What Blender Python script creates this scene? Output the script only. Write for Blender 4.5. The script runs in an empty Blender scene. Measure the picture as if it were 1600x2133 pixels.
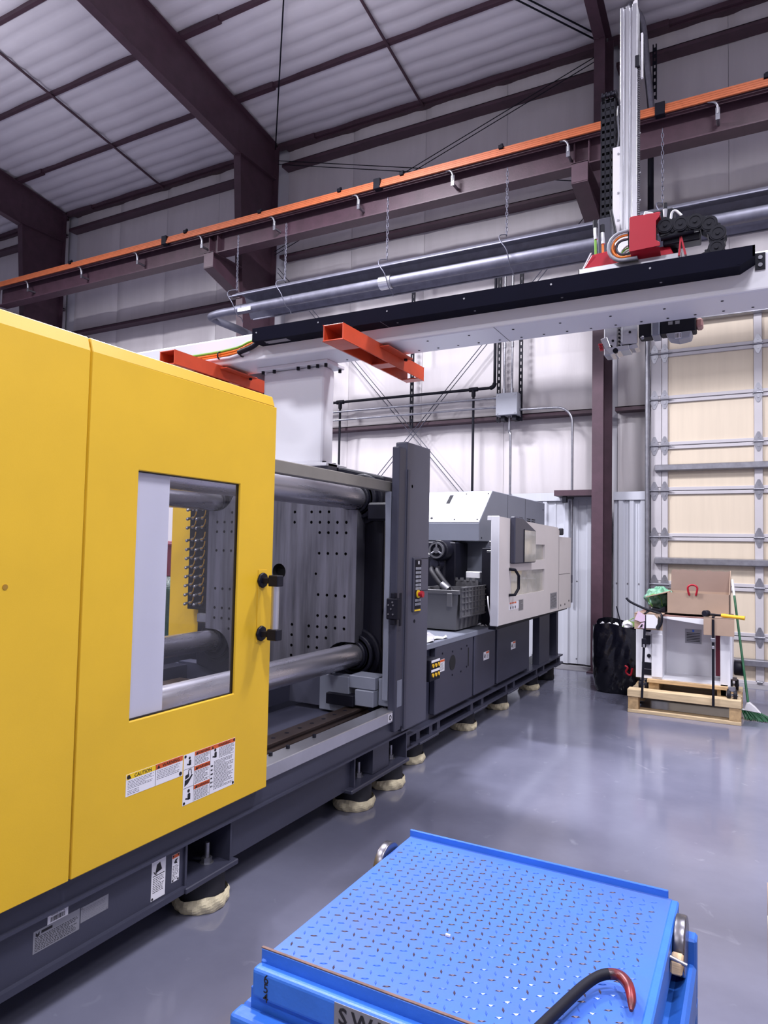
import bpy, bmesh, math, random
from mathutils import Vector, Matrix
random.seed(7)
S = bpy.context.scene
COL = S.collection

# ------------------------------------------------------------------ camera
cam_d = bpy.data.cameras.new('camera')
cam_d.sensor_fit = 'VERTICAL'
cam_d.sensor_height = 36.0
cam_d.lens = 1431.65 / 2133 * 36.0
cam_d.clip_start = 0.05
cam_d.clip_end = 200
cam = bpy.data.objects.new('camera', cam_d)
COL.objects.link(cam)
_y, _p, _r = map(math.radians, (28.351, 2.838, 1.162))
_f = Vector((-math.sin(_y) * math.cos(_p), math.cos(_y) * math.cos(_p), math.sin(_p)))
_rt0 = Vector((math.cos(_y), math.sin(_y), 0))
_up0 = _rt0.cross(_f)
_rt = _rt0 * math.cos(_r) + _up0 * math.sin(_r)
_up = -_rt0 * math.sin(_r) + _up0 * math.cos(_r)
cam.matrix_world = Matrix(((_rt.x, _up.x, -_f.x, 0), (_rt.y, _up.y, -_f.y, 0), (_rt.z, _up.z, -_f.z, 1.65), (0, 0, 0, 1)))
S.camera = cam

# ------------------------------------------------------------------ world, lamps, exposure
W = bpy.data.worlds.new('world')
S.world = W
W.use_nodes = True
W.node_tree.nodes['Background'].inputs[0].default_value = (0.5, 0.5, 0.62, 1)
W.node_tree.nodes['Background'].inputs[1].default_value = 0.05
S.view_settings.view_transform = 'Standard'
S.view_settings.look = 'None'
S.view_settings.gamma = 1.0
S.view_settings.use_curve_mapping = False
S.view_settings.exposure = 0.0


def high_bay(x, y, z, power, sx=1.2, sy=0.5, spread=174, up=0.07):
    l = bpy.data.lights.new('high_bay_lamp', 'AREA')
    l.shape = 'RECTANGLE'
    l.size = sx
    l.size_y = sy
    l.energy = power
    l.spread = math.radians(spread)
    l.color = (0.93, 0.92, 1.0)
    o = bpy.data.objects.new('high_bay_lamp', l)
    o.location = (x, y, z)
    COL.objects.link(o)
    u = l.copy()                       # added fill lamp facing up, brightens the ceiling
    u.energy = power * up
    o2 = bpy.data.objects.new('ceiling_fill_lamp', u)
    o2.location = (x, y, z + 0.12)
    o2.rotation_euler = (math.pi, 0, 0)
    COL.objects.link(o2)


# LED high bays under the roof, in rows over the machine hall
for hx, hy, pw in ((-4.6, 5.6, 760), (-10.6, 4.3, 900), (0.9, 5.2, 350), (-4.6, 0.6, 330), (1.4, 0.3, 350),
                   (-9.4, -3.0, 300), (-3.2, -4.2, 240), (3.0, -4.2, 220), (4.8, 4.6, 190)):
    high_bay(hx, hy, 7.5, pw)


# ------------------------------------------------------------------ materials
def srgb(r, g, b):
    def c(v):
        v /= 255.0
        return v / 12.92 if v <= 0.04045 else ((v + 0.055) / 1.055) ** 2.4
    return (c(r), c(g), c(b), 1.0)


MATS = {}


def mat(name, col, rough=0.5, metal=0.0, spec=0.5, noise=0.0, nscale=8.0, bump=0.0, bscale=40.0, stretch=None,
        coat=0.0, var2=None, rnoise=0.0, emit=0.0):
    """Procedural principled material: base colour mottled by noise, optional fine bump."""
    m = bpy.data.materials.new(name)
    m.use_nodes = True
    nt = m.node_tree
    b = nt.nodes['Principled BSDF']
    b.inputs['Roughness'].default_value = rough
    b.inputs['Metallic'].default_value = metal
    b.inputs['Specular IOR Level'].default_value = spec
    b.inputs['Coat Weight'].default_value = coat
    b.inputs['Base Color'].default_value = col
    m.diffuse_color = col
    if emit:
        b.inputs['Emission Color'].default_value = col
        b.inputs['Emission Strength'].default_value = emit
    if noise or bump or rnoise:
        tc = nt.nodes.new('ShaderNodeTexCoord')
        mp = nt.nodes.new('ShaderNodeMapping')
        nt.links.new(tc.outputs['Object'], mp.inputs['Vector'])
        if stretch:
            mp.inputs['Scale'].default_value = stretch
        n = nt.nodes.new('ShaderNodeTexNoise')
        n.inputs['Scale'].default_value = nscale
        n.inputs['Detail'].default_value = 6
        n.inputs['Roughness'].default_value = 0.6
        nt.links.new(mp.outputs['Vector'], n.inputs['Vector'])
        if noise:
            mx = nt.nodes.new('ShaderNodeMix')
            mx.data_type = 'RGBA'
            rp = nt.nodes.new('ShaderNodeMapRange')
            rp.inputs['From Min'].default_value = 0.35
            rp.inputs['From Max'].default_value = 0.68
            nt.links.new(n.outputs['Fac'], rp.inputs['Value'])
            nt.links.new(rp.outputs['Result'], mx.inputs['Factor'])
            mx.inputs['A'].default_value = col
            c2 = var2 if var2 else tuple(v * (1 - noise) for v in col[:3]) + (1,)
            mx.inputs['B'].default_value = c2
            nt.links.new(mx.outputs['Result'], b.inputs['Base Color'])
        if rnoise:
            rr = nt.nodes.new('ShaderNodeMapRange')
            rr.inputs['From Min'].default_value = 0.3
            rr.inputs['From Max'].default_value = 0.7
            rr.inputs['To Min'].default_value = max(0.02, rough - rnoise)
            rr.inputs['To Max'].default_value = min(1, rough + rnoise)
            nt.links.new(n.outputs['Fac'], rr.inputs['Value'])
            nt.links.new(rr.outputs['Result'], b.inputs['Roughness'])
        if bump:
            n2 = nt.nodes.new('ShaderNodeTexNoise')
            n2.inputs['Scale'].default_value = bscale
            n2.inputs['Detail'].default_value = 4
            nt.links.new(mp.outputs['Vector'], n2.inputs['Vector'])
            bp = nt.nodes.new('ShaderNodeBump')
            bp.inputs['Strength'].default_value = bump
            bp.inputs['Distance'].default_value = 0.01
            nt.links.new(n2.outputs['Fac'], bp.inputs['Height'])
            nt.links.new(bp.outputs['Normal'], b.inputs['Normal'])
    MATS[name] = m
    return m


def glass_mat(name, tint, gloss=0.12, rough=0.03):
    m = bpy.data.materials.new(name)
    m.use_nodes = True
    nt = m.node_tree
    nt.nodes.clear()
    o = nt.nodes.new('ShaderNodeOutputMaterial')
    mx = nt.nodes.new('ShaderNodeMixShader')
    t = nt.nodes.new('ShaderNodeBsdfTransparent')
    t.inputs[0].default_value = tint
    g = nt.nodes.new('ShaderNodeBsdfGlossy')
    g.inputs['Roughness'].default_value = rough
    lw = nt.nodes.new('ShaderNodeLayerWeight')
    lw.inputs[0].default_value = 0.5
    ad = nt.nodes.new('ShaderNodeMath')
    ad.operation = 'POWER'
    ad.inputs[1].default_value = 4.0
    ma = nt.nodes.new('ShaderNodeMath')
    ma.operation = 'MULTIPLY_ADD'
    ma.inputs[1].default_value = 0.9
    ma.inputs[2].default_value = 0.035
    nt.links.new(lw.outputs['Facing'], ad.inputs[0])
    nt.links.new(ad.outputs[0], ma.inputs[0])
    nt.links.new(ma.outputs[0], mx.inputs[0])
    nt.links.new(t.outputs[0], mx.inputs[1])
    nt.links.new(g.outputs[0], mx.inputs[2])
    nt.links.new(mx.outputs[0], o.inputs[0])
    MATS[name] = m
    return m


YEL = mat('yellow_powder_coat', srgb(222, 178, 38), 0.45, noise=0.07, nscale=2.5, bump=0.03, bscale=220)
GREY = mat('machine_grey_paint', srgb(72, 73, 88), 0.42, noise=0.1, nscale=3, bump=0.04, bscale=180)
GREYD = mat('machine_dark_grey_paint', srgb(56, 57, 73), 0.42, noise=0.12, nscale=3, bump=0.04, bscale=180)
GREYL = mat('machine_mid_grey_paint', srgb(122, 126, 140), 0.4, noise=0.07, nscale=3, bump=0.04, bscale=180)
CREAM = mat('machine_cream_paint', srgb(205, 198, 196), 0.45, noise=0.05, nscale=2)
WHITE = mat('white_paint', srgb(226, 226, 232), 0.38, noise=0.03, nscale=2)
WHITEF = mat('white_film', srgb(214, 212, 222), 0.35, noise=0.05, nscale=1.5, stretch=(1, 6, 0.5))
STEEL = mat('ground_steel', srgb(128, 126, 134), 0.3, 0.9, noise=0.35, nscale=4, stretch=(6, 1, 0.7), rnoise=0.1)
PLATEN = mat('platen_steel', srgb(132, 131, 143), 0.4, 0.6, noise=0.62, nscale=3.0, stretch=(4.5, 1, 0.3), rnoise=0.12)
CHROME = mat('tie_bar_steel', srgb(190, 188, 198), 0.3, 0.85, noise=0.15, nscale=5, stretch=(4, 0.35, 4), rnoise=0.1)
ALU = mat('aluminium', srgb(196, 196, 202), 0.32, 0.85, noise=0.1, nscale=6)
GALV = mat('galvanised_steel', srgb(160, 160, 168), 0.34, 0.8, noise=0.25, nscale=14)
BLACK = mat('black_paint', srgb(15, 15, 29), 0.6, spec=0.25, noise=0.2, nscale=5)
RUBBER = mat('black_rubber', srgb(19, 18, 29), 0.6, noise=0.2, nscale=10)
PLASTIC = mat('black_plastic', srgb(20, 20, 32), 0.5, spec=0.25, noise=0.15, nscale=9)
CASTING = mat('black_casting', srgb(20, 20, 34), 0.5, spec=0.3, noise=0.2, nscale=6, bump=0.1, bscale=90)
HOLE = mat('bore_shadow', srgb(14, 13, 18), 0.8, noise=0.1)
BROWN = mat('red_oxide_primer', srgb(76, 52, 64), 0.5, noise=0.28, nscale=5, bump=0.08, bscale=60)
ORANGE = mat('orange_conductor', srgb(212, 116, 72), 0.45, noise=0.15, nscale=12)
ORPAINT = mat('orange_red_paint', srgb(205, 74, 40), 0.45, noise=0.14, nscale=8)
RED = mat('red_paint', srgb(168, 14, 40), 0.38, noise=0.08, nscale=6)
BLUE = mat('blue_paint', srgb(52, 112, 212), 0.4, noise=0.16, nscale=7, bump=0.06, bscale=70)
SHEET = mat('vinyl_insulation', srgb(206, 200, 202), 0.36, noise=0.06, nscale=1.2, stretch=(5, 1, 0.6), bump=0.12, bscale=14)
ROOFI = mat('roof_insulation', srgb(206, 201, 208), 0.55, noise=0.06, nscale=1.5, bump=0.1, bscale=10)
LINER = mat('liner_metal', srgb(196, 198, 208), 0.4, noise=0.08, nscale=1.5, stretch=(6, 1, 0.4))
DOORP = mat('door_cream', srgb(206, 192, 172), 0.5, noise=0.07, nscale=1.6, stretch=(8, 1, 0.5))
STILE = mat('door_stile', srgb(186, 182, 186), 0.42, noise=0.08, nscale=3)
CONC = mat('bare_concrete', srgb(150, 148, 154), 0.75, noise=0.18, nscale=6, bump=0.2, bscale=40)
WALLP = mat('hall_wall', srgb(196, 194, 200), 0.6, noise=0.05, nscale=1)
TAPE = mat('masking_tape', srgb(218, 206, 172), 0.6, noise=0.2, nscale=12, bump=0.5, bscale=30)
WOOD = mat('pallet_pine', srgb(200, 172, 136), 0.65, noise=0.28, nscale=5, stretch=(1, 8, 8), bump=0.15, bscale=40)
CARD = mat('cardboard', srgb(166, 142, 124), 0.75, noise=0.08, nscale=6)
CARDIN = mat('cardboard_inside', srgb(144, 122, 112), 0.8, noise=0.08, nscale=6)
BAG = mat('bin_liner', srgb(14, 14, 24), 0.16, noise=0.2, nscale=6, bump=0.6, bscale=9)
CRATE = mat('grey_crate_plastic', srgb(104, 104, 108), 0.45, noise=0.08, nscale=6)
HEATER = mat('heater_steel', srgb(116, 116, 130), 0.52, 0.6, noise=0.25, nscale=8)
TRAY = mat('tray_black', srgb(13, 13, 30), 0.7, spec=0.08, noise=0.15, nscale=5)
BRASS = mat('brass', srgb(206, 160, 70), 0.3, 0.8, noise=0.15, nscale=20)
TXT = mat('print_black', srgb(24, 22, 28), 0.6, noise=0.05)
GTXT = mat('print_grey', srgb(120, 118, 128), 0.6, noise=0.05)
LABW = mat('label_white', srgb(226, 224, 230), 0.4, noise=0.03)
LABO = mat('label_orange', srgb(206, 88, 36), 0.45, noise=0.05)
LABY = mat('label_yellow', srgb(236, 196, 30), 0.45, noise=0.05)
LABG = mat('label_silver', srgb(150, 150, 156), 0.35, 0.5, noise=0.08)
GREEN = mat('broom_green', srgb(22, 92, 56), 0.45, noise=0.15, nscale=10)
BGREEN = mat('bubble_wrap_green', srgb(150, 196, 172), 0.15, noise=0.5, nscale=26, var2=srgb(70, 140, 104), bump=1.0, bscale=36)
PINK = mat('pink_paper', srgb(214, 188, 210), 0.6, noise=0.1)
YPL = mat('yellow_handle', srgb(226, 178, 40), 0.45, noise=0.1)
CABO = mat('orange_cable', srgb(226, 120, 40), 0.45, noise=0.05)
CABG = mat('green_cable', srgb(120, 176, 60), 0.45, noise=0.05)
GREYC = mat('grey_plastic', srgb(150, 152, 162), 0.45, noise=0.06)
MAROON = mat('maroon_paint', srgb(112, 30, 52), 0.5, noise=0.1)
GLASS = glass_mat('clear_pane', (0.965, 0.968, 0.98, 1))
SCREEN = mat('screen_film', srgb(176, 172, 160), 0.12, noise=0.2, nscale=4, coat=0.5, bump=0.5, bscale=6)


def floor_material():
    m = bpy.data.materials.new('grey_epoxy_floor')
    m.use_nodes = True
    nt = m.node_tree
    b = nt.nodes['Principled BSDF']
    tc = nt.nodes.new('ShaderNodeTexCoord')
    n = nt.nodes.new('ShaderNodeTexNoise')
    n.inputs['Scale'].default_value = 0.9
    n.inputs['Detail'].default_value = 7
    n.inputs['Roughness'].default_value = 0.62
    nt.links.new(tc.outputs['Object'], n.inputs['Vector'])
    cr = nt.nodes.new('ShaderNodeValToRGB')
    cr.color_ramp.elements[0].position = 0.32
    cr.color_ramp.elements[0].color = srgb(104, 105, 124)
    cr.color_ramp.elements[1].position = 0.7
    cr.color_ramp.elements[1].color = srgb(122, 123, 142)
    nt.links.new(n.outputs['Fac'], cr.inputs[0])
    # pale scuffs
    n2 = nt.nodes.new('ShaderNodeTexNoise')
    n2.inputs['Scale'].default_value = 5
    n2.inputs['Detail'].default_value = 8
    n2.inputs['Distortion'].default_value = 1.5
    nt.links.new(tc.outputs['Object'], n2.inputs['Vector'])
    r2 = nt.nodes.new('ShaderNodeMapRange')
    r2.inputs['From Min'].default_value = 0.66
    r2.inputs['From Max'].default_value = 0.76
    r2.inputs['To Max'].default_value = 0.35
    nt.links.new(n2.outputs['Fac'], r2.inputs['Value'])
    mx = nt.nodes.new('ShaderNodeMix')
    mx.data_type = 'RGBA'
    nt.links.new(r2.outputs['Result'], mx.inputs['Factor'])
    nt.links.new(cr.outputs[0], mx.inputs['A'])
    mx.inputs['B'].default_value = srgb(160, 160, 174)
    nt.links.new(mx.outputs['Result'], b.inputs['Base Color'])
    rr = nt.nodes.new('ShaderNodeMapRange')
    rr.inputs['To Min'].default_value = 0.06
    rr.inputs['To Max'].default_value = 0.22
    nt.links.new(n.outputs['Fac'], rr.inputs['Value'])
    nt.links.new(rr.outputs['Result'], b.inputs['Roughness'])
    bp = nt.nodes.new('ShaderNodeBump')
    bp.inputs['Strength'].default_value = 0.06
    bp.inputs['Distance'].default_value = 0.02
    nb = nt.nodes.new('ShaderNodeTexNoise')
    nb.inputs['Scale'].default_value = 3
    nt.links.new(tc.outputs['Object'], nb.inputs['Vector'])
    nt.links.new(nb.outputs['Fac'], bp.inputs['Height'])
    nt.links.new(bp.outputs['Normal'], b.inputs['Normal'])
    b.inputs['Specular IOR Level'].default_value = 0.6
    return m


FLOORM = floor_material()


# ------------------------------------------------------------------ mesh helpers
class MB:
    """Collects shapes in world space; build() links them as one mesh object."""

    def __init__(s):
        s.v, s.f, s.m, s.s = [], [], [], []

    def add(s, vs, fs, mi=0, smooth=False):
        k = len(s.v)
        s.v += [tuple(p) for p in vs]
        for f in fs:
            s.f.append([i + k for i in f])
            s.m.append(mi)
            s.s.append(smooth)
        return s

    def box(s, x0, x1, y0, y1, z0, z1, mi=0):
        vs = [(x, y, z) for x in (x0, x1) for y in (y0, y1) for z in (z0, z1)]
        return s.add(vs, [(0, 1, 3, 2), (4, 6, 7, 5), (0, 4, 5, 1), (2, 3, 7, 6), (0, 2, 6, 4), (1, 5, 7, 3)], mi)

    def cbox(s, cx, cy, cz, sx, sy, sz, mi=0):
        return s.box(cx - sx / 2, cx + sx / 2, cy - sy / 2, cy + sy / 2, cz - sz / 2, cz + sz / 2, mi)

    def prism(s, pts, ax, a0, a1, mi=0, smooth=False):
        n = len(pts)

        def mk(p, a):
            return (a, p[0], p[1]) if ax == 'x' else ((p[0], a, p[1]) if ax == 'y' else (p[0], p[1], a))
        vs = [mk(p, a0) for p in pts] + [mk(p, a1) for p in pts]
        fs = [list(range(n)), list(range(2 * n - 1, n - 1, -1))]
        s.add(vs, fs, mi)
        return s.add(vs, [(i, (i + 1) % n, (i + 1) % n + n, i + n) for i in range(n)], mi, smooth)

    def ring(s, ax, a0, a1, outer, inner, mi=0):
        """Rectangular frame: outer/inner = (u0,u1,v0,v1) on the two axes other than ax."""
        def loop(r):
            return [(r[0], r[2]), (r[1], r[2]), (r[1], r[3]), (r[0], r[3])]

        def mk(p, a):
            return (a, p[0], p[1]) if ax == 'x' else ((p[0], a, p[1]) if ax == 'y' else (p[0], p[1], a))
        o, i = loop(outer), loop(inner)
        vs = [mk(p, a) for a in (a0, a1) for L in (o, i) for p in L]
        fs = []
        for k in range(4):
            j = (k + 1) % 4
            fs += [(k, j, 4 + j, 4 + k), (8 + k, 12 + k, 12 + j, 8 + j), (k, 8 + k, 8 + j, j), (4 + k, 4 + j, 12 + j, 12 + k)]
        return s.add(vs, fs, mi)

    def cyl(s, p0, p1, r0, r1=None, n=16, caps=True, mi=0, smooth=True):
        r1 = r0 if r1 is None else r1
        p0, p1 = Vector(p0), Vector(p1)
        d = (p1 - p0).normalized()
        a = d.orthogonal().normalized()
        b = d.cross(a)
        vs = []
        for p, r in ((p0, r0), (p1, r1)):
            for k in range(n):
                t = 2 * math.pi * k / n
                vs.append(p + a * (r * math.cos(t)) + b * (r * math.sin(t)))
        s.add(vs, [(k, (k + 1) % n, (k + 1) % n + n, k + n) for k in range(n)], mi, smooth)
        if caps:
            s.add(vs[:n], [list(range(n))], mi)
            s.add(vs[n:], [list(range(n))], mi)
        return s

    def annulus(s, p0, p1, ri, ro, n=24, mi=0):
        p0, p1 = Vector(p0), Vector(p1)
        d = (p1 - p0).normalized()
        a = d.orthogonal().normalized()
        b = d.cross(a)
        vs = []
        for p, r in ((p0, ri), (p0, ro), (p1, ro), (p1, ri)):
            for k in range(n):
                t = 2 * math.pi * k / n
                vs.append(p + a * (r * math.cos(t)) + b * (r * math.sin(t)))
        fs = []
        for q in range(4):
            for k in range(n):
                j = (k + 1) % n
                fs.append((q * n + k, q * n + j, ((q + 1) % 4) * n + j, ((q + 1) % 4) * n + k))
        return s.add(vs, fs, mi)

    def tube(s, pts, r, n=8, mi=0, caps=True, closed=False):
        P = [Vector(p) for p in pts]
        m = len(P)
        rs = r if isinstance(r, (list, tuple)) else [r] * m
        T = []
        for i in range(m):
            if closed:
                t = P[(i + 1) % m] - P[i - 1]
            else:
                t = P[min(i + 1, m - 1)] - P[max(i - 1, 0)]
            T.append(t.normalized())
        a = T[0].orthogonal().normalized()
        vs = []
        for i in range(m):
            a = (a - T[i] * a.dot(T[i]))
            if a.length < 1e-6:
                a = T[i].orthogonal()
            a.normalize()
            b = T[i].cross(a)
            for k in range(n):
                t = 2 * math.pi * k / n
                vs.append(P[i] + a * (rs[i] * math.cos(t)) + b * (rs[i] * math.sin(t)))
        fs = []
        for i in range(m if closed else m - 1):
            j = (i + 1) % m
            for k in range(n):
                l = (k + 1) % n
                fs.append((i * n + k, i * n + l, j * n + l, j * n + k))
        s.add(vs, fs, mi, True)
        if caps and not closed:
            s.add(vs[:n], [list(range(n))], mi)
            s.add(vs[-n:], [list(range(n))], mi)
        return s

    def lathe(s, c, prof, n=24, mi=0, smooth=True):
        """Revolve (r, z) profile about the vertical through c."""
        vs = []
        for r, z in prof:
            for k in range(n):
                t = 2 * math.pi * k / n
                vs.append((c[0] + r * math.cos(t), c[1] + r * math.sin(t), c[2] + z))
        m = len(prof)
        s.add(vs, [(i * n + k, i * n + (k + 1) % n, (i + 1) * n + (k + 1) % n, (i + 1) * n + k) for i in range(m - 1) for k in range(n)], mi, smooth)
        s.add(vs[:n], [list(range(n))], mi)
        s.add(vs[-n:], [list(range(n))], mi)
        return s

    def ball(s, c, rx, ry=None, rz=None, nu=16, nv=10, mi=0):
        ry = ry or rx
        rz = rz or rx
        pr = []
        vs = []
        for i in range(nv + 1):
            p = math.pi * i / nv
            for k in range(nu):
                t = 2 * math.pi * k / nu
                vs.append((c[0] + rx * math.sin(p) * math.cos(t), c[1] + ry * math.sin(p) * math.sin(t), c[2] + rz * math.cos(p)))
        return s.add(vs, [(i * nu + k, i * nu + (k + 1) % nu, (i + 1) * nu + (k + 1) % nu, (i + 1) * nu + k) for i in range(nv) for k in range(nu)], mi, True)

    def grid(s, fn, nu, nv, mi=0, smooth=True):
        vs = [fn(i / nu, j / nv) for j in range(nv + 1) for i in range(nu + 1)]
        return s.add(vs, [(j * (nu + 1) + i, j * (nu + 1) + i + 1, (j + 1) * (nu + 1) + i + 1, (j + 1) * (nu + 1) + i) for j in range(nv) for i in range(nu)], mi, smooth)

    def xf(s, M):
        s.v = [tuple(M @ Vector(p)) for p in s.v]
        return s

    def text(s, body, o, u, v, size, mi=0, align='LEFT', lift=0.0006, bold=0.0):
        vs, fs = text_mesh(body, align, bold)
        o, u, v = Vector(o), Vector(u).normalized(), Vector(v).normalized()
        w = u.cross(v) * lift
        return s.add([o + w + u * (p[0] * size) + v * (p[1] * size) for p in vs], fs, mi)

    def build(s, name, m, parent=None, bevel=0.0, kind=None, label=None, seg=1):
        base = Vector((0, 0, 0))
        if parent is not None:
            q = parent
            while q is not None:
                base += q.location
                q = q.parent
        me = bpy.data.meshes.new(name)
        org = Vector((0, 0, 0))
        if parent is None:
            xs = [p[0] for p in s.v]
            ys = [p[1] for p in s.v]
            zs = [p[2] for p in s.v]
            org = Vector(((min(xs) + max(xs)) / 2, (min(ys) + max(ys)) / 2, min(zs)))
        off = base + org
        me.from_pydata([(p[0] - off.x, p[1] - off.y, p[2] - off.z) for p in s.v], [], s.f)
        ms = m if isinstance(m, (list, tuple)) else [m]
        for q in ms:
            me.materials.append(q)
        me.polygons.foreach_set('material_index', s.m)
        me.polygons.foreach_set('use_smooth', s.s)
        bm = bmesh.new()
        bm.from_mesh(me)
        bmesh.ops.remove_doubles(bm, verts=bm.verts, dist=1e-5) if bevel else None
        bmesh.ops.recalc_face_normals(bm, faces=bm.faces)
        bm.to_mesh(me)
        bm.free()
        o = bpy.data.objects.new(name, me)
        o.location = org
        COL.objects.link(o)
        if parent is not None:
            o.parent = parent
        if bevel:
            md = o.modifiers.new('bevel', 'BEVEL')
            md.width = bevel
            md.segments = seg
            md.limit_method = 'ANGLE'
            md.angle_limit = math.radians(40)
        if kind:
            o['kind'] = kind
        if label:
            o['label'] = label
        return o


_TXT = {}


def text_mesh(body, align='LEFT', bold=0.0):
    k = (body, align, bold)
    if k not in _TXT:
        cu = bpy.data.curves.new('lettering', 'FONT')
        cu.body = body
        cu.align_x = align
        cu.size = 1.0
        cu.offset = bold
        cu.resolution_u = 2
        o = bpy.data.objects.new('lettering', cu)
        COL.objects.link(o)
        dg = bpy.context.evaluated_depsgraph_get()
        me = bpy.data.meshes.new_from_object(o.evaluated_get(dg))
        _TXT[k] = ([tuple(q.co) for q in me.vertices], [list(p.vertices) for p in me.polygons])
        bpy.data.objects.remove(o)
        bpy.data.meshes.remove(me)
        bpy.data.curves.remove(cu)
    return _TXT[k]


def thing(name, loc, label, cat, group=None):
    o = bpy.data.objects.new(name, None)
    o.empty_display_size = 0.1
    o.location = loc
    COL.objects.link(o)
    o['label'] = label
    o['category'] = cat
    if group:
        o['group'] = group
    return o


def tag(o, label, cat, group=None, kind=None):
    o['label'] = label
    o['category'] = cat
    if group:
        o['group'] = group
    if kind:
        o['kind'] = kind
    return o


def struct(name, loc=(0, 0, 0)):
    o = bpy.data.objects.new(name, None)
    o.empty_display_size = 0.1
    o.location = loc
    COL.objects.link(o)
    o['kind'] = 'structure'
    return o


def inst(src, dx=0, dy=0, dz=0, name=None):
    """A sibling copy of a part moved by an offset (shares mesh data)."""
    c = src.copy()
    if name:
        c.name = name
    COL.objects.link(c)
    c.location = src.location + Vector((dx, dy, dz))
    return c


def copy_tree(o, parent=None):
    c = o.copy()
    COL.objects.link(c)
    if parent is not None:
        c.parent = parent
    for ch in [q for q in o.children]:
        copy_tree(ch, c)
    return c


def bolt(mb, p, d, r=0.012, h=0.012, mi=0):
    p = Vector(p)
    mb.cyl(p, p + Vector(d) * h, r, n=6, mi=mi, smooth=False)


def arc(c, r, a0, a1, n, plane='xz'):
    out = []
    for k in range(n + 1):
        t = math.radians(a0 + (a1 - a0) * k / n)
        a, b = r * math.cos(t), r * math.sin(t)
        if plane == 'xz':
            out.append((c[0] + a, c[1], c[2] + b))
        elif plane == 'yz':
            out.append((c[0], c[1] + a, c[2] + b))
        else:
            out.append((c[0] + a, c[1] + b, c[2]))
    return out


def bezier(p0, p1, p2, p3, n=12):
    p0, p1, p2, p3 = map(Vector, (p0, p1, p2, p3))
    return [p0 * (1 - t) ** 3 + p1 * 3 * t * (1 - t) ** 2 + p2 * 3 * t * t * (1 - t) + p3 * t ** 3 for t in [k / n for k in range(n + 1)]]


def spline(pts, n=6):
    """Catmull-Rom through points."""
    P = [Vector(p) for p in pts]
    P = [P[0] * 2 - P[1]] + P + [P[-1] * 2 - P[-2]]
    out = []
    for i in range(1, len(P) - 2):
        a, b, c, d = P[i - 1:i + 3]
        for k in range(n):
            t = k / n
            out.append(0.5 * ((2 * b) + (c - a) * t + (2 * a - 5 * b + 4 * c - d) * t * t + (3 * b - a - 3 * c + d) * t ** 3))
    out.append(P[-2])
    return out
# ================================================================== BUILDING SHELL
X0, X1, YB, YF = -20.0, 7.5, 10.3, -9.0
ROOF_A = 0.155


def roof_z(y):                    # top of the rafters / underside of the purlins
    return 9.27 + ROOF_A * (9.215 - y)


fl = MB().box(X0, X1, YF, YB + 0.3, -0.2, 0.0).build('floor', FLOORM)
fl['kind'] = 'structure'
tr = MB().box(X0, X1, 9.62, 10.3, 0.0, 0.006).build('trim_1', CONC)
tr['kind'] = 'structure'
for nm, b in (('wall_left', (X0 - 0.2, X0, YF, YB + 0.3)), ('wall_right', (X1, X1 + 0.2, YF, YB + 0.3)), ('wall_front', (X0, X1, YF - 0.2, YF))):
    o = MB().box(*b, 0, 12.6 if nm == 'wall_front' else 9.3).build(nm, WALLP)
    o['kind'] = 'structure'

# ---- back wall: sheeting, insulation blankets, girts, liner sheets
wb = struct('wall_back', (0, YB, 0))
MB().box(X0, -1.3, YB + 0.06, YB + 0.2, 0, 9.35).box(-1.3, X1, YB + 0.06, YB + 0.2, 4.95, 9.35).box(3.9, X1, YB + 0.06, YB + 0.2, 0, 4.95).build('wall_sheeting', WALLP, wb)
BAYS = [(-20.0, -14.12), (-13.82, -8.07), (-7.78, -2.02), (-1.74, 4.1), (4.3, 7.5)]
COLX = [-13.97, -7.93, -1.88, 4.2]


def blanket(x0, x1, z0, z1):
    b = 0.035 + 0.015 * random.random()
    ph = random.random() * 6

    def fn(u, v):
        x = x0 + (x1 - x0) * u
        z = z0 + (z1 - z0) * v
        e = min(1, 9 * u) * min(1, 9 * (1 - u))
        s = math.sin(math.pi * min(1, max(0, v))) ** 0.6 if 0 < v < 1 else 0
        wv = 0.006 * math.sin(9 * u + ph) + 0.004 * math.sin(23 * u + 2 * ph + 3 * v)
        return (x, YB + 0.03 - (b * s + wv) * e - 0.012 * e, z)
    return MB().grid(fn, 16, 10).build('insulation_blanket', SHEET, wb)


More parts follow.
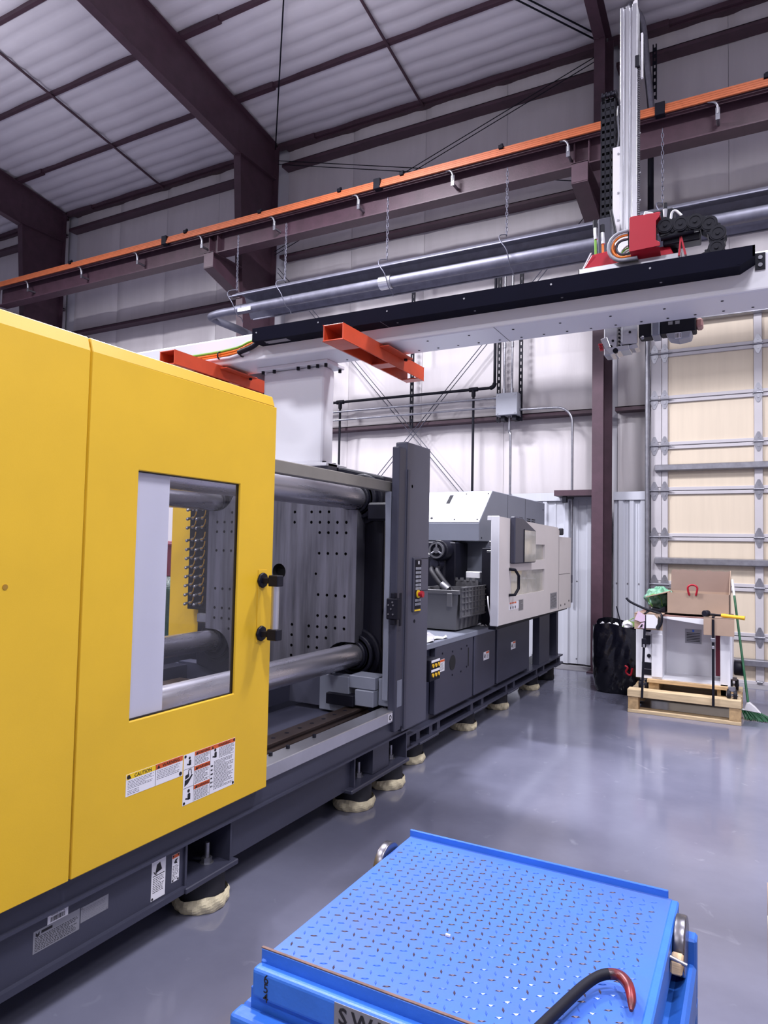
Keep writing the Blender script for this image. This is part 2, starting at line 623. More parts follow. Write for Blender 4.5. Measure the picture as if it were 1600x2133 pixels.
ROWS = {0: (7.0, 0), 1: (6.32, 0), 2: (7.0, 0), 3: (6.425, 0), 4: (6.425, 0)}
for bi, (bx0, bx1) in enumerate(BAYS):
    zs = [0.0, 2.46, 3.67, ROWS[bi][0], 8.75, 9.22]
    n = max(1, round((bx1 - bx0) / 1.46))
    for zi in range(len(zs) - 1):
        if bi == 0 and zi < 2 or bi == 4 and zi == 0:
            continue
        if zi == 0 and bi not in (1,):
            continue
        for k in range(n):
            w = (bx1 - bx0) / n
            if bi == 3 and zi < 3 and bx0 + k * w > -1.3 and zi != 2:
                continue
            if bi == 3 and zi < 2:
                if k > 0:
                    continue
                blanket(bx0, -1.2, zs[zi], zs[zi + 1])
                continue
            blanket(bx0 + k * w, bx0 + (k + 1) * w - 0.004, zs[zi], zs[zi + 1])
    # girts: Z sections
    for gz, h in ((3.67, 0.06), (ROWS[bi][0], 0.06), (8.75, 0.065)):
        gx1 = bx1
        if bi == 3 and gz < 4:
            gx1 = -1.27
        z0, z1 = gz - h / 2, gz + h / 2
        MB().prism([(10.10, z0), (10.31, z0), (10.31, z0 + 0.012), (10.112, z0 + 0.012), (10.112, z1), (10.10, z1)], 'x', bx0, gx1).box(bx0, gx1, 10.1, 10.31, z1 - 0.012, z1).build('girt', BROWN, wb)
    MB().box(bx0, bx1, 10.2, 10.31, 9.12, 9.22).build('eave_strut', BROWN, wb)


# liner sheets (ribbed metal, 2.4 m tall) and their cap
def liner(x0, x1):
    n = max(1, round((x1 - x0) / 0.9))
    w = (x1 - x0) / n
    for k in range(n):
        a = x0 + k * w
        pts = []
        m = 3
        for q in range(m):
            b = a + w * q / m
            pts += [(b, 10.03), (b + w / m - 0.10, 10.03), (b + w / m - 0.075, 10.0), (b + w / m - 0.025, 10.0), (b + w / m - 0.001, 10.03)]
            pts[-4:-4] = [(b + (w / m - 0.1) * 0.38, 10.03), (b + (w / m - 0.1) * 0.42, 10.022), (b + (w / m - 0.1) * 0.5, 10.022), (b + (w / m - 0.1) * 0.54, 10.03)]
        P = pts + [(a + w - 0.002, 10.045), (a, 10.045)]
        MB().prism(P, 'z', 0.03, 2.42).build('liner_sheet', LINER, wb)
    c = MB().box(x0, x1, 9.985, 10.1, 2.40, 2.475).box(x0, x1, 9.985, 9.995, 2.36, 2.40)
    c.build('liner_cap', LINER, wb)
    sc = MB()
    for z in (0.1, 1.2):
        for k in range(n * 3):
            bolt(sc, (x0 + (k + 0.3) * w / 3, 10.03, z), (0, -1, 0), 0.012, 0.008)
    sc.build('screw_row', GALV, wb, kind='stuff')


liner(-7.78, -2.02)
liner(-1.74, -1.30)

# ---- ceiling: creased insulation between purlins
ce = struct('ceiling', (0, 0, 9))
RZ = 0.10                                                   # purlin height


def ceil_panel(x0, x1, y0, y1, nr):
    amp = 0.05

    def fn(u, v):
        x = x0 + (x1 - x0) * u
        y = y0 + (y1 - y0) * v
        t = v * nr
        f = t - math.floor(t)
        w = (1 - abs(math.sin(math.pi * t)) ** 0.9) * amp if 0 < v < 1 else amp
        sag = 0.05 * math.sin(math.pi * v)
        wob = 0.008 * math.sin(3.1 * x + 5 * y) + 0.006 * math.sin(7.7 * x - 2 * y)
        return (x, y, roof_z(y) + RZ - 0.02 + w * 0.6 - sag + wob)
    MB().grid(fn, 24, nr * 6).build('roof_insulation', ROOFI, ce)


PUR = [10.18, 8.93, 7.58, 6.25, 4.92]
for (bx0, bx1) in ((-20, -13.97), (-13.97, -7.93), (-7.93, -1.88), (-1.88, 4.17), (4.17, 7.5)):
    for k in range(len(PUR) - 1):
        ceil_panel(bx0, bx1, PUR[k + 1], PUR[k], 5)
    for y in PUR[:-1]:
        z = roof_z(y)
        m = MB().box(bx0 + 0.02, bx1 - 0.02, y - 0.035, y + 0.03, z + 0.025, z + RZ)
        m.box(bx0 + 0.02, bx0 + 0.85, y - 0.06, y + 0.04, z, z + RZ - 0.01).box(bx1 - 0.85, bx1 - 0.02, y - 0.06, y + 0.04, z, z + RZ - 0.01)
        m.build('purlin', BROWN, ce)
    xm = (bx0 + bx1) / 2
    MB().tube([(xm, 10.2, roof_z(10.2) - 0.005), (xm, 4.9, roof_z(4.9) - 0.005)], 0.022, 6).build('sag_rod', BROWN, ce)
ys = [4.92, YF - 0.2]
MB().prism([(4.92, roof_z(4.92) + RZ), (YF - 0.2, roof_z(YF) + RZ), (YF - 0.2, roof_z(YF) + RZ + 0.1), (4.92, roof_z(4.92) + RZ + 0.1)], 'x', X0, X1).build('roof_deck', ROOFI, ce)
MB().prism([(YB + 0.3, roof_z(YB + 0.3) + RZ + 0.12), (4.92, roof_z(4.92) + RZ + 0.12), (4.92, roof_z(4.92) + RZ + 0.2), (YB + 0.3, roof_z(YB + 0.3) + RZ + 0.2)], 'x', X0, X1).build('roof_sheeting', ROOFI, ce)


# ---- steel frames
def frame(cx, tapered, place):
    c = thing('steel_column', (cx, 9.7, 0), 'dark red-brown steel building column %s' % place, 'column', 'steel columns along the back wall')
    if tapered:
        yb, yt, zt = 9.6, 9.03, 8.45
    else:
        yb, yt, zt = 9.6, 9.6, 8.85
    w = 0.075
    MB().prism([(yb, 0.02), (yt, zt), (yt, zt + 0.55), (10.06, 9.12), (10.06, 0.02)], 'x', cx - 0.006, cx + 0.006).build('web', BROWN, c)
    MB().prism([(yb - 0.015, 0.02), (yt - 0.015, zt), (yt, zt), (yb, 0.02)], 'x', cx - w, cx + w).build('inner_flange', BROWN, c)
    MB().box(cx - 0.11, cx + 0.11, 10.05, 10.065, 0.02, 9.1).build('outer_flange', BROWN, c)
    MB().box(cx - 0.12, cx + 0.12, 9.52, 10.1, 0.0, 0.02).build('base_plate', BROWN, c, bevel=0.003)
    if tapered:
        MB().box(cx - w, cx + w, yt - 0.01, 10.05, zt + 0.02, zt + 0.035).build('stiffener', BROWN, c)
    r = thing('roof_rafter', (cx, 8.9, 8.6), 'dark steel rafter rising from the column %s' % place, 'rafter', 'roof rafters')
    y2 = 3.0
    if tapered:
        b0 = (yt, zt)
        zb = lambda y: zt + 0.15 * (yt - y)
    else:
        zb = lambda y: zt + 0.155 * (yt - y)
    MB().prism([(yt + 0.03, zb(yt + 0.03) + 0.0), (y2, zb(y2)), (y2, roof_z(y2) - 0.012), (10.02, roof_z(10.02) - 0.012), (10.02, 9.0), (yt + 0.03, zt + 0.2)], 'x', cx - 0.0045, cx + 0.0045).build('web', BROWN, r)
    MB().prism([(yt - 0.03, zb(yt - 0.03) - 0.014), (y2, zb(y2) - 0.014), (y2, zb(y2)), (yt - 0.03, zb(yt - 0.03))], 'x', cx - w, cx + w).build('bottom_flange', BROWN, r)
    MB().prism([(10.02, roof_z(10.02) - 0.012), (y2, roof_z(y2) - 0.012), (y2, roof_z(y2)), (10.02, roof_z(10.02))], 'x', cx - 0.09, cx + 0.09).build('top_flange', BROWN, r)
    if tapered:
        for y in (8.93, 7.58, 6.25):
            MB().prism([(cx - w, zb(y) + 0.0), (cx - 0.2, roof_z(y)), (cx - 0.17, roof_z(y)), (cx - w + 0.03, zb(y))], 'y', y - 0.02, y + 0.02).build('flange_brace', BROWN, r)
    return c


frame(-13.97, True, 'at the far left end of the wall')
frame(-7.93, True, 'behind the heater elbow, left of the white pillar')
frame(-1.88, False, 'between the white liner wall and the overhead door')


# ---- brace rods
def rods(ends, label, group, sep=0.05, r=0.007):
    for k in (0, 1):
        p = [(e[0], e[1], e[2] + k * sep) for e in ends]
        o = MB().tube(p, r, 6).build('brace_rod', BLACK if ends[0][2] > 8 else GREY)
        tag(o, label + (', upper of the pair' if k else ', lower of the pair'), 'rod', group)


rods([(-7.8, 10.09, 6.7), (-2.0, 10.09, 0.15)], 'thin brace rod on the white wall falling from left to right', 'brace rods on the wall', 0.09)
rods([(-2.0, 10.06, 6.65), (-7.8, 10.06, 0.3)], 'thin brace rod on the white wall rising from left to right', 'brace rods on the wall', 0.09)
rods([(-7.82, 10.03, 8.75), (-1.95, 10.03, 7.0)], 'dark brace rod below the eave leaving the left column', 'brace rods below the eave', 0.07)
rods([(-1.95, 10.0, 8.85), (-7.82, 10.0, 7.0)], 'dark brace rod below the eave reaching the right column', 'brace rods below the eave', 0.07)
rods([(-7.85, 9.98, 9.02), (-2.0, 2.8, 10.1)], 'thin roof brace rod crossing the ceiling by the left rafter', 'roof brace rods', 0.02, 0.012)
rods([(-1.96, 9.9, 9.05), (-7.85, 2.7, 10.1)], 'thin roof brace rod reaching the top of the right column', 'roof brace rods', 0.09, 0.012)

# ---- crane runway beam with orange conductor bars
cb = thing('crane_runway_beam', (-7.9, 8.6, 6.46), 'long dark red crane runway beam topped with orange bars below the roof', 'beam')
XR0, XR1 = -13.8, 4.5
MB().box(XR0, XR1, 8.594, 8.606, 6.475, 6.87).build('web', BROWN, cb)
MB().box(XR0, XR1, 8.49, 8.71, 6.46, 6.476).build('bottom_flange', BROWN, cb)
MB().box(XR0, XR1, 8.47, 8.73, 6.862, 6.88).build('top_flange', BROWN, cb)
MB().box(XR0, XR1, 8.46, 8.475, 6.76, 6.88).build('top_channel', BROWN, cb)
MB().box(XR0, XR1, 8.57, 8.63, 6.88, 6.94).build('rail', BLACK, cb)
for k in range(4):
    MB().box(-13.6, XR1, 8.375 + 0.012 * k, 8.40 + 0.012 * k, 6.785 + 0.033 * k, 6.808 + 0.033 * k).build('conductor_bar', ORANGE, cb)
for k, x in enumerate((-12.71, -11.12, -9.64, -8.12, -6.61, -5.08, -3.59, -2.03, -0.34, 1.2)):
    h = MB()
    h.tube(spline([(x - 0.10, 8.42, 6.80), (x - 0.03, 8.41, 6.77), (x, 8.42, 6.72), (x, 8.43, 6.64)], 4), 0.018, 4)
    h.cbox(x, 8.43, 6.64, 0.045, 0.012, 0.14)
    h.build('conductor_bracket', GALV, cb)
    MB().cyl((x, 8.43, 6.60), (x, 8.59, 6.60), 0.02, n=8).build('bracket_bolt', GALV, cb)
for x in (-11.43, -8.48, -6.89, -5.4, -4.36, -2.9, 0.15):
    MB().cbox(x, 8.43, 6.91, 0.06, 0.1, 0.05).cbox(x, 8.44, 6.95, 0.03, 0.03, 0.05).build('bar_clamp', BLACK, cb, bevel=0.004)
for x in (-8.95, -4.75, -0.95):
    MB().cbox(x, 8.42, 6.85, 0.11, 0.1, 0.15).build('bar_joint', PLASTIC, cb, bevel=0.005)
for cx in COLX:
    MB().cbox(cx - 0.09, 8.55, 6.665, 0.015, 0.1, 0.38).cbox(cx + 0.09, 8.55, 6.665, 0.015, 0.1, 0.38).build('stiffener', BROWN, cb)
for cx, yb in ((-13.97, 9.15), (-7.93, 9.15), (-1.88, 9.6)):
    b = MB().prism([(8.42, 6.455), (yb, 6.455), (yb, 5.95), (8.42, 6.2)], 'x', cx - 0.006, cx + 0.006)
    b.box(cx - 0.1, cx + 0.1, 8.4, yb, 6.44, 6.456)
    b.prism([(8.4, 6.19), (yb, 5.94), (yb, 5.955), (8.4, 6.205)], 'x', cx - 0.1, cx + 0.1)
    b.box(cx - 0.1, cx + 0.1, 8.4, 8.415, 6.2, 6.45)
    b.build('bracket', BROWN, cb)

fe = thing('festoon_chain', (0.6, 8.7, 7.0), 'black cable chain lying along the crane beam at the upper right', 'cable chain')
for k in range(34):
    x = -0.95 + 0.12 * k
    MB().box(x, x + 0.1, 8.74, 8.86, 6.90, 7.07 if k > 0 else 7.0).build('chain_link', PLASTIC, fe, bevel=0.01)

# ---- tube heater
th = thing('tube_heater', (-4.3, 8.2, 5.2), 'long galvanised tube heater hung on chains below the crane beam', 'heater')
HX0, HX1 = -7.15, 2.2
ref = []
for yy, zz in ((8.06, 5.5), (8.1, 5.49), (8.13, 5.44), (8.17, 5.47), (8.3, 5.47), (8.34, 5.44), (8.42, 5.2), (8.45, 5.19)):
    ref.append((yy, zz))
P = ref + [(y, z + 0.008) for y, z in reversed(ref)]
MB().prism([(8.045, 5.46), (8.07, 5.49), (8.2, 5.568), (8.36, 5.553), (8.53, 5.24), (8.522, 5.236), (8.354, 5.545), (8.2, 5.56), (8.076, 5.484), (8.053, 5.456)], 'x', HX0 + 0.05, HX1).build('reflector', HEATER, th)
MB().box(HX0, HX1, 8.035, 8.065, 5.452, 5.464).build('reflector_lip', HEATER, th)
MB().box(HX0 + 0.1, HX1, 8.515, 8.545, 5.225, 5.24).build('reflector_return', HEATER, th)
MB().cyl((HX0 + 0.02, 8.22, 5.3), (HX1, 8.22, 5.3), 0.075, n=20).build('burner_tube', HEATER, th)
MB().tube(spline([(HX0 + 0.1, 8.22, 5.3), (-7.45, 8.22, 5.30), (-7.68, 8.25, 5.29), (-7.72, 8.33, 5.28), (-7.66, 8.48, 5.25), (-7.5, 8.9, 5.18), (-7.45, 9.6, 5.1)], 4), 0.062, 14).build('flue_elbow', HEATER, th)
for x in (-4.47, -0.6):
    MB().annulus((x - 0.09, 8.22, 5.3), (x + 0.09, 8.22, 5.3), 0.07, 0.095, 20).build('tube_coupling', ALU, th)
MB().box(-7.05, -6.8, 8.14, 8.147, 5.235, 5.29).build('rating_plate', LABW, th)
for x in (-7.13, -6.2, -4.46, -2.74, -0.9, 0.9):
    hk = MB().tube(spline([(x, 8.2, 5.62), (x - 0.05, 8.08, 5.57), (x - 0.03, 8.03, 5.48), (x + 0.05, 8.05, 5.35), (x + 0.06, 8.15, 5.2), (x + 0.06, 8.25, 5.18), (x + 0.06, 8.3, 5.12)], 3), 0.007, 5)
    hk.build('hanger_hook', HEATER, th)
    ch = MB()
    z = 5.6
    q = 0
    while z < 6.44:
        pts = []
        for t in range(8):
            a = 2 * math.pi * t / 8
            du, dz = 0.014 * math.cos(a), 0.034 * math.sin(a)
            pts.append((x + (du if q % 2 else 0), 8.2 + (0 if q % 2 else du), z + 0.03 + dz))
        ch.tube(pts, 0.0045, 4, closed=True)
        z += 0.052
        q += 1
    ch.build('chain', HEATER, th)

# ---- pipes and conduits on the back wall
YP = 10.0
gp = thing('gas_pipe', (-5, YP, 2.5), 'black gas pipe running along the white wall with two drops', 'pipe')
MB().tube([(-7.6, YP, 4.12), (-3.57, YP, 4.12)], 0.023, 10).build('main_run', BLACK, gp)
MB().tube([(-3.505, YP, 4.18), (-3.505, YP, 6.2)], 0.023, 10).build('riser', BLACK, gp)
MB().tube(arc((-3.575, YP, 4.19), 0.07, -90, 0, 5), 0.033, 10).build('elbow', BLACK, gp)
for x in (-6.30, -3.85 - 0.5 + 0.0):
    pass
for x in (-6.30, -3.85):
    MB().tube([(x, YP, 4.05), (x, YP, 1.0)], 0.02, 10).build('drop_pipe', BLACK, gp)
    MB().cyl((x - 0.07, YP, 4.12), (x + 0.07, YP, 4.12), 0.036, n=10).cyl((x, YP, 4.12), (x, YP, 4.01), 0.033, n=10).build('tee_fitting', BLACK, gp)
eb = thing('junction_box', (-3.265, 10.0, 3.65), 'square grey junction box on the wall with conduits entering', 'electrical box')
MB().box(-3.435, -3.097, 9.86, 10.08, 3.65, 3.99).build('enclosure', GREYC, eb, bevel=0.006)
MB().box(-3.43, -3.10, 9.845, 9.86, 3.655, 3.985).build('cover', GREYC, eb, bevel=0.003)
m = MB()
for x in (-3.40, -3.135):
    for z in (3.68, 3.95):
        bolt(m, (x, 9.845, z), (0, -1, 0), 0.012, 0.006)
m.build('cover_screws', GALV, eb, kind='stuff')
for x in (-3.37, -3.195):
    MB().box(x, x + 0.06, 9.9, 10.06, 3.58, 3.65).build('mounting_foot', BLACK, eb)


def conduit(pts, label, couple=()):
    o = thing('conduit', tuple(pts[0]), label, 'conduit', 'electrical conduits on the back wall')
    MB().tube(pts, 0.018, 10).build('pipe', GALV, o)
    for c in couple:
        a, b = Vector(c[0]), Vector(c[1])
        MB().cyl(a, b, 0.026, n=10).build('coupling', GALV, o)


conduit([(-7.6, 9.97, 3.95), (-3.43, 9.97, 3.95)], 'horizontal grey conduit entering the junction box from the left, upper one', [((-3.51, 9.97, 3.95), (-3.435, 9.97, 3.95)), ((-5.0, 9.97, 3.95), (-4.88, 9.97, 3.95))])
conduit([(-7.6, 9.97, 3.805), (-3.43, 9.97, 3.805)], 'horizontal grey conduit entering the junction box from the left, lower one', [((-3.51, 9.97, 3.805), (-3.435, 9.97, 3.805)), ((-5.0, 9.97, 3.805), (-4.88, 9.97, 3.805))])
conduit([(-3.335, 9.95, 3.99), (-3.335, 9.95, 6.3)], 'vertical grey conduit above the junction box, left one', [((-3.335, 9.95, 3.99), (-3.335, 9.95, 4.07)), ((-3.335, 9.95, 4.7), (-3.335, 9.95, 4.78))])
conduit([(-3.215, 9.95, 3.99), (-3.215, 9.95, 6.3)], 'vertical grey conduit above the junction box, right one', [((-3.215, 9.95, 3.99), (-3.215, 9.95, 4.07)), ((-3.215, 9.95, 4.7), (-3.215, 9.95, 4.78))])
conduit(spline([(-3.255, 9.97, 3.65), (-3.255, 9.97, 3.4), (-3.235, 9.97, 3.2), (-3.235, 9.97, 1.0)], 5), 'thin conduit dropping straight from the bottom of the junction box')
conduit([(-3.097, 9.97, 3.74), (-2.57, 9.97, 3.73)] + arc((-2.55, 9.97, 3.49), 0.24, 90, 0, 8) + [(-2.31, 9.97, 0.9)], 'grey conduit arching right from the junction box and down to the ledge')


def strut(x, z0, z1, label, y=10.0):
    o = thing('strut_channel', (x, y, z0), label, 'strut channel', 'perforated strut channels on the wall')
    n = int((z1 - z0) / 0.1)
    MB().box(x - 0.028, x - 0.012, y, y + 0.03, z0, z1).box(x + 0.012, x + 0.028, y, y + 0.03, z0, z1).build('flange', BLACK, o)
    w = MB()
    for k in range(n):
        z = z0 + (z1 - z0) * k / n
        w.box(x - 0.012, x + 0.012, y + 0.001, y + 0.006, z, z + (z1 - z0) / n * 0.5)
    w.build('slotted_web', BLACK, o, kind='stuff')


strut(-4.93, 3.58, 6.2, 'black perforated strut channel on the wall right of the orange pocket')
strut(-3.45, 3.58, 6.2, 'black perforated strut channel left of the two conduits above the box', 10.02)
strut(-3.105, 3.58, 6.2, 'black perforated strut channel right of the two conduits above the box', 10.02)
strut(-1.2, 8.0, 8.8, 'short perforated strut high beside the robot mast', 9.98)
strut(-2.22, 5.2, 5.75, 'black perforated strut behind the black tray left of the robot', 10.02)
o = MB().tube([(-1.24, 9.9, 5.4), (-1.24, 9.9, 7.3)], 0.04, 10).build('vertical_pipe', BLACK)
tag(o, 'dark vertical pipe on the wall right of the robot mast', 'pipe')
o = MB().tube(spline([(-1.5, 9.6, 9.2), (-1.34, 9.7, 9.0), (-1.28, 9.8, 8.4), (-1.22, 9.9, 7.6), (-1.24, 9.9, 7.3)], 5), 0.05, 10).build('flue_pipe', GALV)
tag(o, 'grey flue pipe curving down from the roof behind the robot mast', 'pipe')
o = MB().box(-1.43, -1.37, 9.55, 9.62, 8.45, 9.2).build('light_housing', WHITE, bevel=0.006)
tag(o, 'narrow white housing hung beside the robot mast near the roof', 'housing')

lg = thing('wall_ledge', (-2.3, 9.8, 2.4), 'brown steel angle ledge clamped beside the column above the ribbed liner', 'ledge')
MB().prism([(9.7, 2.41), (10.02, 2.41), (10.02, 2.425), (9.715, 2.425), (9.715, 2.49), (9.7, 2.49)], 'x', -2.5, -1.96).build('angle', BROWN, lg)
MB().cbox(-2.36, 9.76, 2.36, 0.06, 0.08, 0.09).cbox(-2.3, 9.76, 2.38, 0.12, 0.05, 0.03).build('clamp', PLASTIC, lg, bevel=0.004)

# ---- sectional overhead door
dr = struct('door_1', (1.3, 9.93, 0))
DX0, DX1 = -1.24, 3.8
YD = 9.93
STX = [(-1.235, -1.10), (-1.095, -1.02), (0.005, 0.10), (1.28, 1.375), (2.5, 2.6), (3.7, 3.8)]
ZL = [0.0, 0.597, 1.215, 1.85, 2.468, 3.08, 3.71, 4.34, 4.95]
for r in range(8):
    z0, z1 = ZL[r], ZL[r + 1]
    for a, b in ((-1.02, 0.005), (0.10, 1.28), (1.375, 2.5), (2.6, 3.7)):
        MB().box(a, b, YD + 0.005, YD + 0.04, z0 + 0.045, z1 - 0.045).build('door_panel', DOORP, dr, bevel=0.004)
    MB().box(DX0, DX1, YD - 0.02, YD + 0.045, z0 + 0.004, z0 + 0.05).build('bottom_rail', STILE, dr, bevel=0.005)
    MB().box(DX0, DX1, YD - 0.02, YD + 0.045, z1 - 0.05, z1 - 0.004).build('top_rail', STILE, dr, bevel=0.005)
    for a, b in STX:
        MB().box(a, b, YD - 0.026, YD + 0.042, z0 + 0.05, z1 - 0.05).build('stile', STILE, dr, bevel=0.004)


def hinge_at(x, z):
    h = MB()
    pts = [(-0.045, 0.012), (0.045, 0.012), (0.05, 0.04), (0.012, 0.125), (-0.012, 0.125), (-0.05, 0.04)]
    h.prism([(x + a, z + b) for a, b in pts], 'y', YD - 0.034, YD - 0.027)
    h.prism([(x + a, z - b) for a, b in reversed(pts)], 'y', YD - 0.034, YD - 0.027)
    h.cyl((x - 0.06, YD - 0.04, z), (x + 0.06, YD - 0.04, z), 0.012, n=8)
    for s in (-1, 1):
        bolt(h, (x, YD - 0.034, z + s * 0.06), (0, -1, 0), 0.012, 0.01)
        h.prism([(x - 0.03, z + s * 0.03), (x + 0.03, z + s * 0.03), (x, z + s * 0.095)], 'y', YD - 0.037, YD - 0.034)
    return h.build('hinge', GALV, dr)


h0 = None
for z in ZL[1:-1]:
    for x in (-1.19, -1.06, 0.053, 1.327, 2.55, 3.75):
        if h0 is None:
            h0 = hinge_at(x, z)
            hx, hz = x, z
        else:
            inst(h0, x - hx, 0, z - hz)
    MB().cyl((-1.27, YD - 0.045, z), (-0.96, YD - 0.045, z), 0.008, n=6).build('roller_shaft', GALV, dr)
for z in (1.53, 2.775, 0.28, 4.78):
    MB().prism([(YD - 0.1, z - 0.035), (YD - 0.028, z - 0.05), (YD - 0.028, z + 0.05), (YD - 0.1, z + 0.035)], 'x', -1.18, DX1).build('stiffening_strut', GALV, dr, bevel=0.004)
MB().box(-1.30, -1.245, YD - 0.07, YD + 0.02, 0.0, 6.0).build('track', GALV, dr)
MB().cyl((-1.275, YD - 0.1, 0.02), (-1.275, YD - 0.1, 5.6), 0.026, n=10).build('guide_tube', GALV, dr)
MB().cyl((0.02, YD - 0.025, 0.04), (0.08, YD - 0.025, 0.04), 0.02, n=8).build('floor_bracket', GALV, dr)
st = MB().box(-0.97, -0.83, YD - 0.0035, YD + 0.004, 1.3, 1.38).box(-0.965, -0.835, YD - 0.0045, YD - 0.003, 1.352, 1.378, 1)
st.text('DANGER', (-0.955, YD - 0.0046, 1.357), (1, 0, 0), (0, 0, 1), 0.02, 0)
for k in range(3):
    st.box(-0.955, -0.86 + 0.01 * (k % 2), YD - 0.0045, YD - 0.003, 1.312 + 0.012 * k, 1.317 + 0.012 * k, 1)
st.build('warning_sticker', [LABY, TXT], dr, label='yellow sticker with a black band')
MB().box(DX0, DX1, YD + 0.05, YD + 0.3, 4.95, 5.1).build('header', BROWN, dr)
# ================================================================== MOULDING MACHINE
mc = thing('moulding_machine', (-3.25, 3.5, 0), 'large injection moulding machine with yellow guard door, dark grey base and cream rear guard', 'machine')
CX = -3.25
XB = -2.15                         # outer face of the clamp base

# ---- clamp base
b = MB().box(-2.95, XB + 0.02, -1.6, 4.37, 0.375, 0.485)
b.box(-2.95, XB + 0.035, -1.6, 4.36, 0.372, 0.384)
b.box(-4.4, -3.6, -1.6, 4.37, 0.2, 0.485).build('base_rail', GREYD, mc)
b = MB().box(-2.6, XB, -1.6, 2.255, 0.185, 0.375).box(-2.6, XB + 0.02, -1.6, 2.255, 0.165, 0.19)
b.build('base_plate', GREYD, mc)
b = MB().box(-2.6, XB - 0.02, 2.545, 3.66, 0.175, 0.375)
b.build('base_plate', GREYD, mc)
for y0, y1 in ((2.255, 2.545), (3.66, 3.93), (4.13, 4.37)):
    MB().box(-2.62, -2.45, y0, y1, 0.185, 0.375).build('foot_pocket', GREYD, mc)
MB().box(-2.45, XB - 0.01, 3.92, 4.14, 0.19, 0.375).build('pocket_wall', GREYD, mc)
for y in (2.255, 2.54, 3.66, 4.365):
    MB().box(-2.45, XB + 0.01, y - 0.006, y + 0.006, 0.175, 0.375).build('pocket_rib', GREYD, mc)
MB().box(-2.6, XB + 0.03, 2.24, 2.575, 0.162, 0.187).build('foot_plate', GREYD, mc, bevel=0.004)
MB().box(-2.6, XB + 0.03, 3.6, 4.38, 0.162, 0.187).build('foot_plate', GREYD, mc, bevel=0.006)
MB().box(-2.23, XB + 0.035, 1.0, 4.29, 0.487, 0.56).build('door_guide_rail', ALU, mc, bevel=0.004)
m = MB()
for y in (2.9, 3.05, 3.3, 4.15):
    m.cyl((-2.2, y, 0.56), (-2.2, y, 0.578), 0.011, n=8)
m.cyl((-2.15, 4.2, 0.44), (-2.10, 4.2, 0.43), 0.012, n=8)
m.build('rail_screws', BLACK, mc, kind='stuff')
s = MB().box(XB + 0.0355, XB + 0.037, 4.03, 4.09, 0.5, 0.55)
s.annulus((XB + 0.037, 4.06, 0.525), (XB + 0.038, 4.06, 0.525), 0.01, 0.017, 16, 1)
s.build('pinch_sticker', [LABW, TXT], mc, label='small white sticker with a black round sign')

# inside the clamp
MB().box(-3.6, -2.5, -1.4, 4.3, 0.30, 0.32).box(-3.62, -3.6, -1.4, 4.3, 0.22, 0.5).build('drip_pan', GREYD, mc)
for sx in (-2.42, CX * 2 + 2.42):
    g = MB().prism([(sx - 0.06, 0.485), (sx + 0.06, 0.485), (sx + 0.06, 0.5), (sx + 0.045, 0.515), (sx + 0.06, 0.53), (sx + 0.06, 0.545), (sx - 0.06, 0.545), (sx - 0.06, 0.53), (sx - 0.045, 0.515), (sx - 0.06, 0.5)], 'y', 0.2, 4.22)
    g.build('linear_guide', mat('guide_rail_steel', srgb(96, 82, 78), 0.35, 0.7, noise=0.3, nscale=6) if 'guide_rail_steel' not in MATS else MATS['guide_rail_steel'], mc, bevel=0.002)
    for k in range(15):
        if sx > CX:
            MB().cyl((sx, 2.3 + 0.13 * k, 0.5451), (sx, 2.3 + 0.13 * k, 0.5462), 0.014, n=12).build('guide_plug', BLACK, mc)
MB().box(-2.99, -2.97, 2.2, 4.2, 0.52, 0.72).build('inner_guard', GREYD, mc)  # darker grey puts the shade inside the clamp into the colour
MB().box(-2.97, -2.62, 4.12, 4.14, 0.52, 0.76).build('inner_guard', GREY, mc)
MB().box(-2.70, -2.46, 4.1, 4.2, 0.50, 0.745).build('guide_cover', GREYL, mc, bevel=0.004)
MB().box(-2.46, -2.255, 4.1, 4.27, 0.675, 0.76).build('guide_cover', GREYL, mc, bevel=0.004)
MB().box(-2.40, -2.255, 4.08, 4.25, 0.565, 0.672).build('guide_cover', GREYL, mc, bevel=0.004)
MB().box(-2.62, -2.40, 4.06, 4.14, 0.555, 0.63).build('wiper_block', BLACK, mc, bevel=0.004)
MB().box(-2.245, -2.10, 4.13, 4.20, 0.575, 0.755).build('guide_cover', GREYL, mc, bevel=0.004)
MB().box(-3.7, -2.95, 3.3, 3.7, 0.42, 0.62).box(-3.9, -3.4, 2.7, 3.2, 0.4, 0.6).build('mould_carriage', CASTING, mc, bevel=0.01)
MB().tube(spline([(-3.75, 2.75, 0.62), (-3.6, 2.85, 0.72), (-3.45, 2.95, 0.66), (-3.4, 3.1, 0.62)], 6), 0.03, 10).build('hose', GALV, mc)

MB().box(-4.4, -2.72, 4.46, 4.6, 0.2, 0.62).build('bed_end_plate', GREYD, mc)
MB().box(-4.45, -4.3, -1.0, 4.5, 0.48, 0.60).build('bed_side_plate', GREYD, mc)

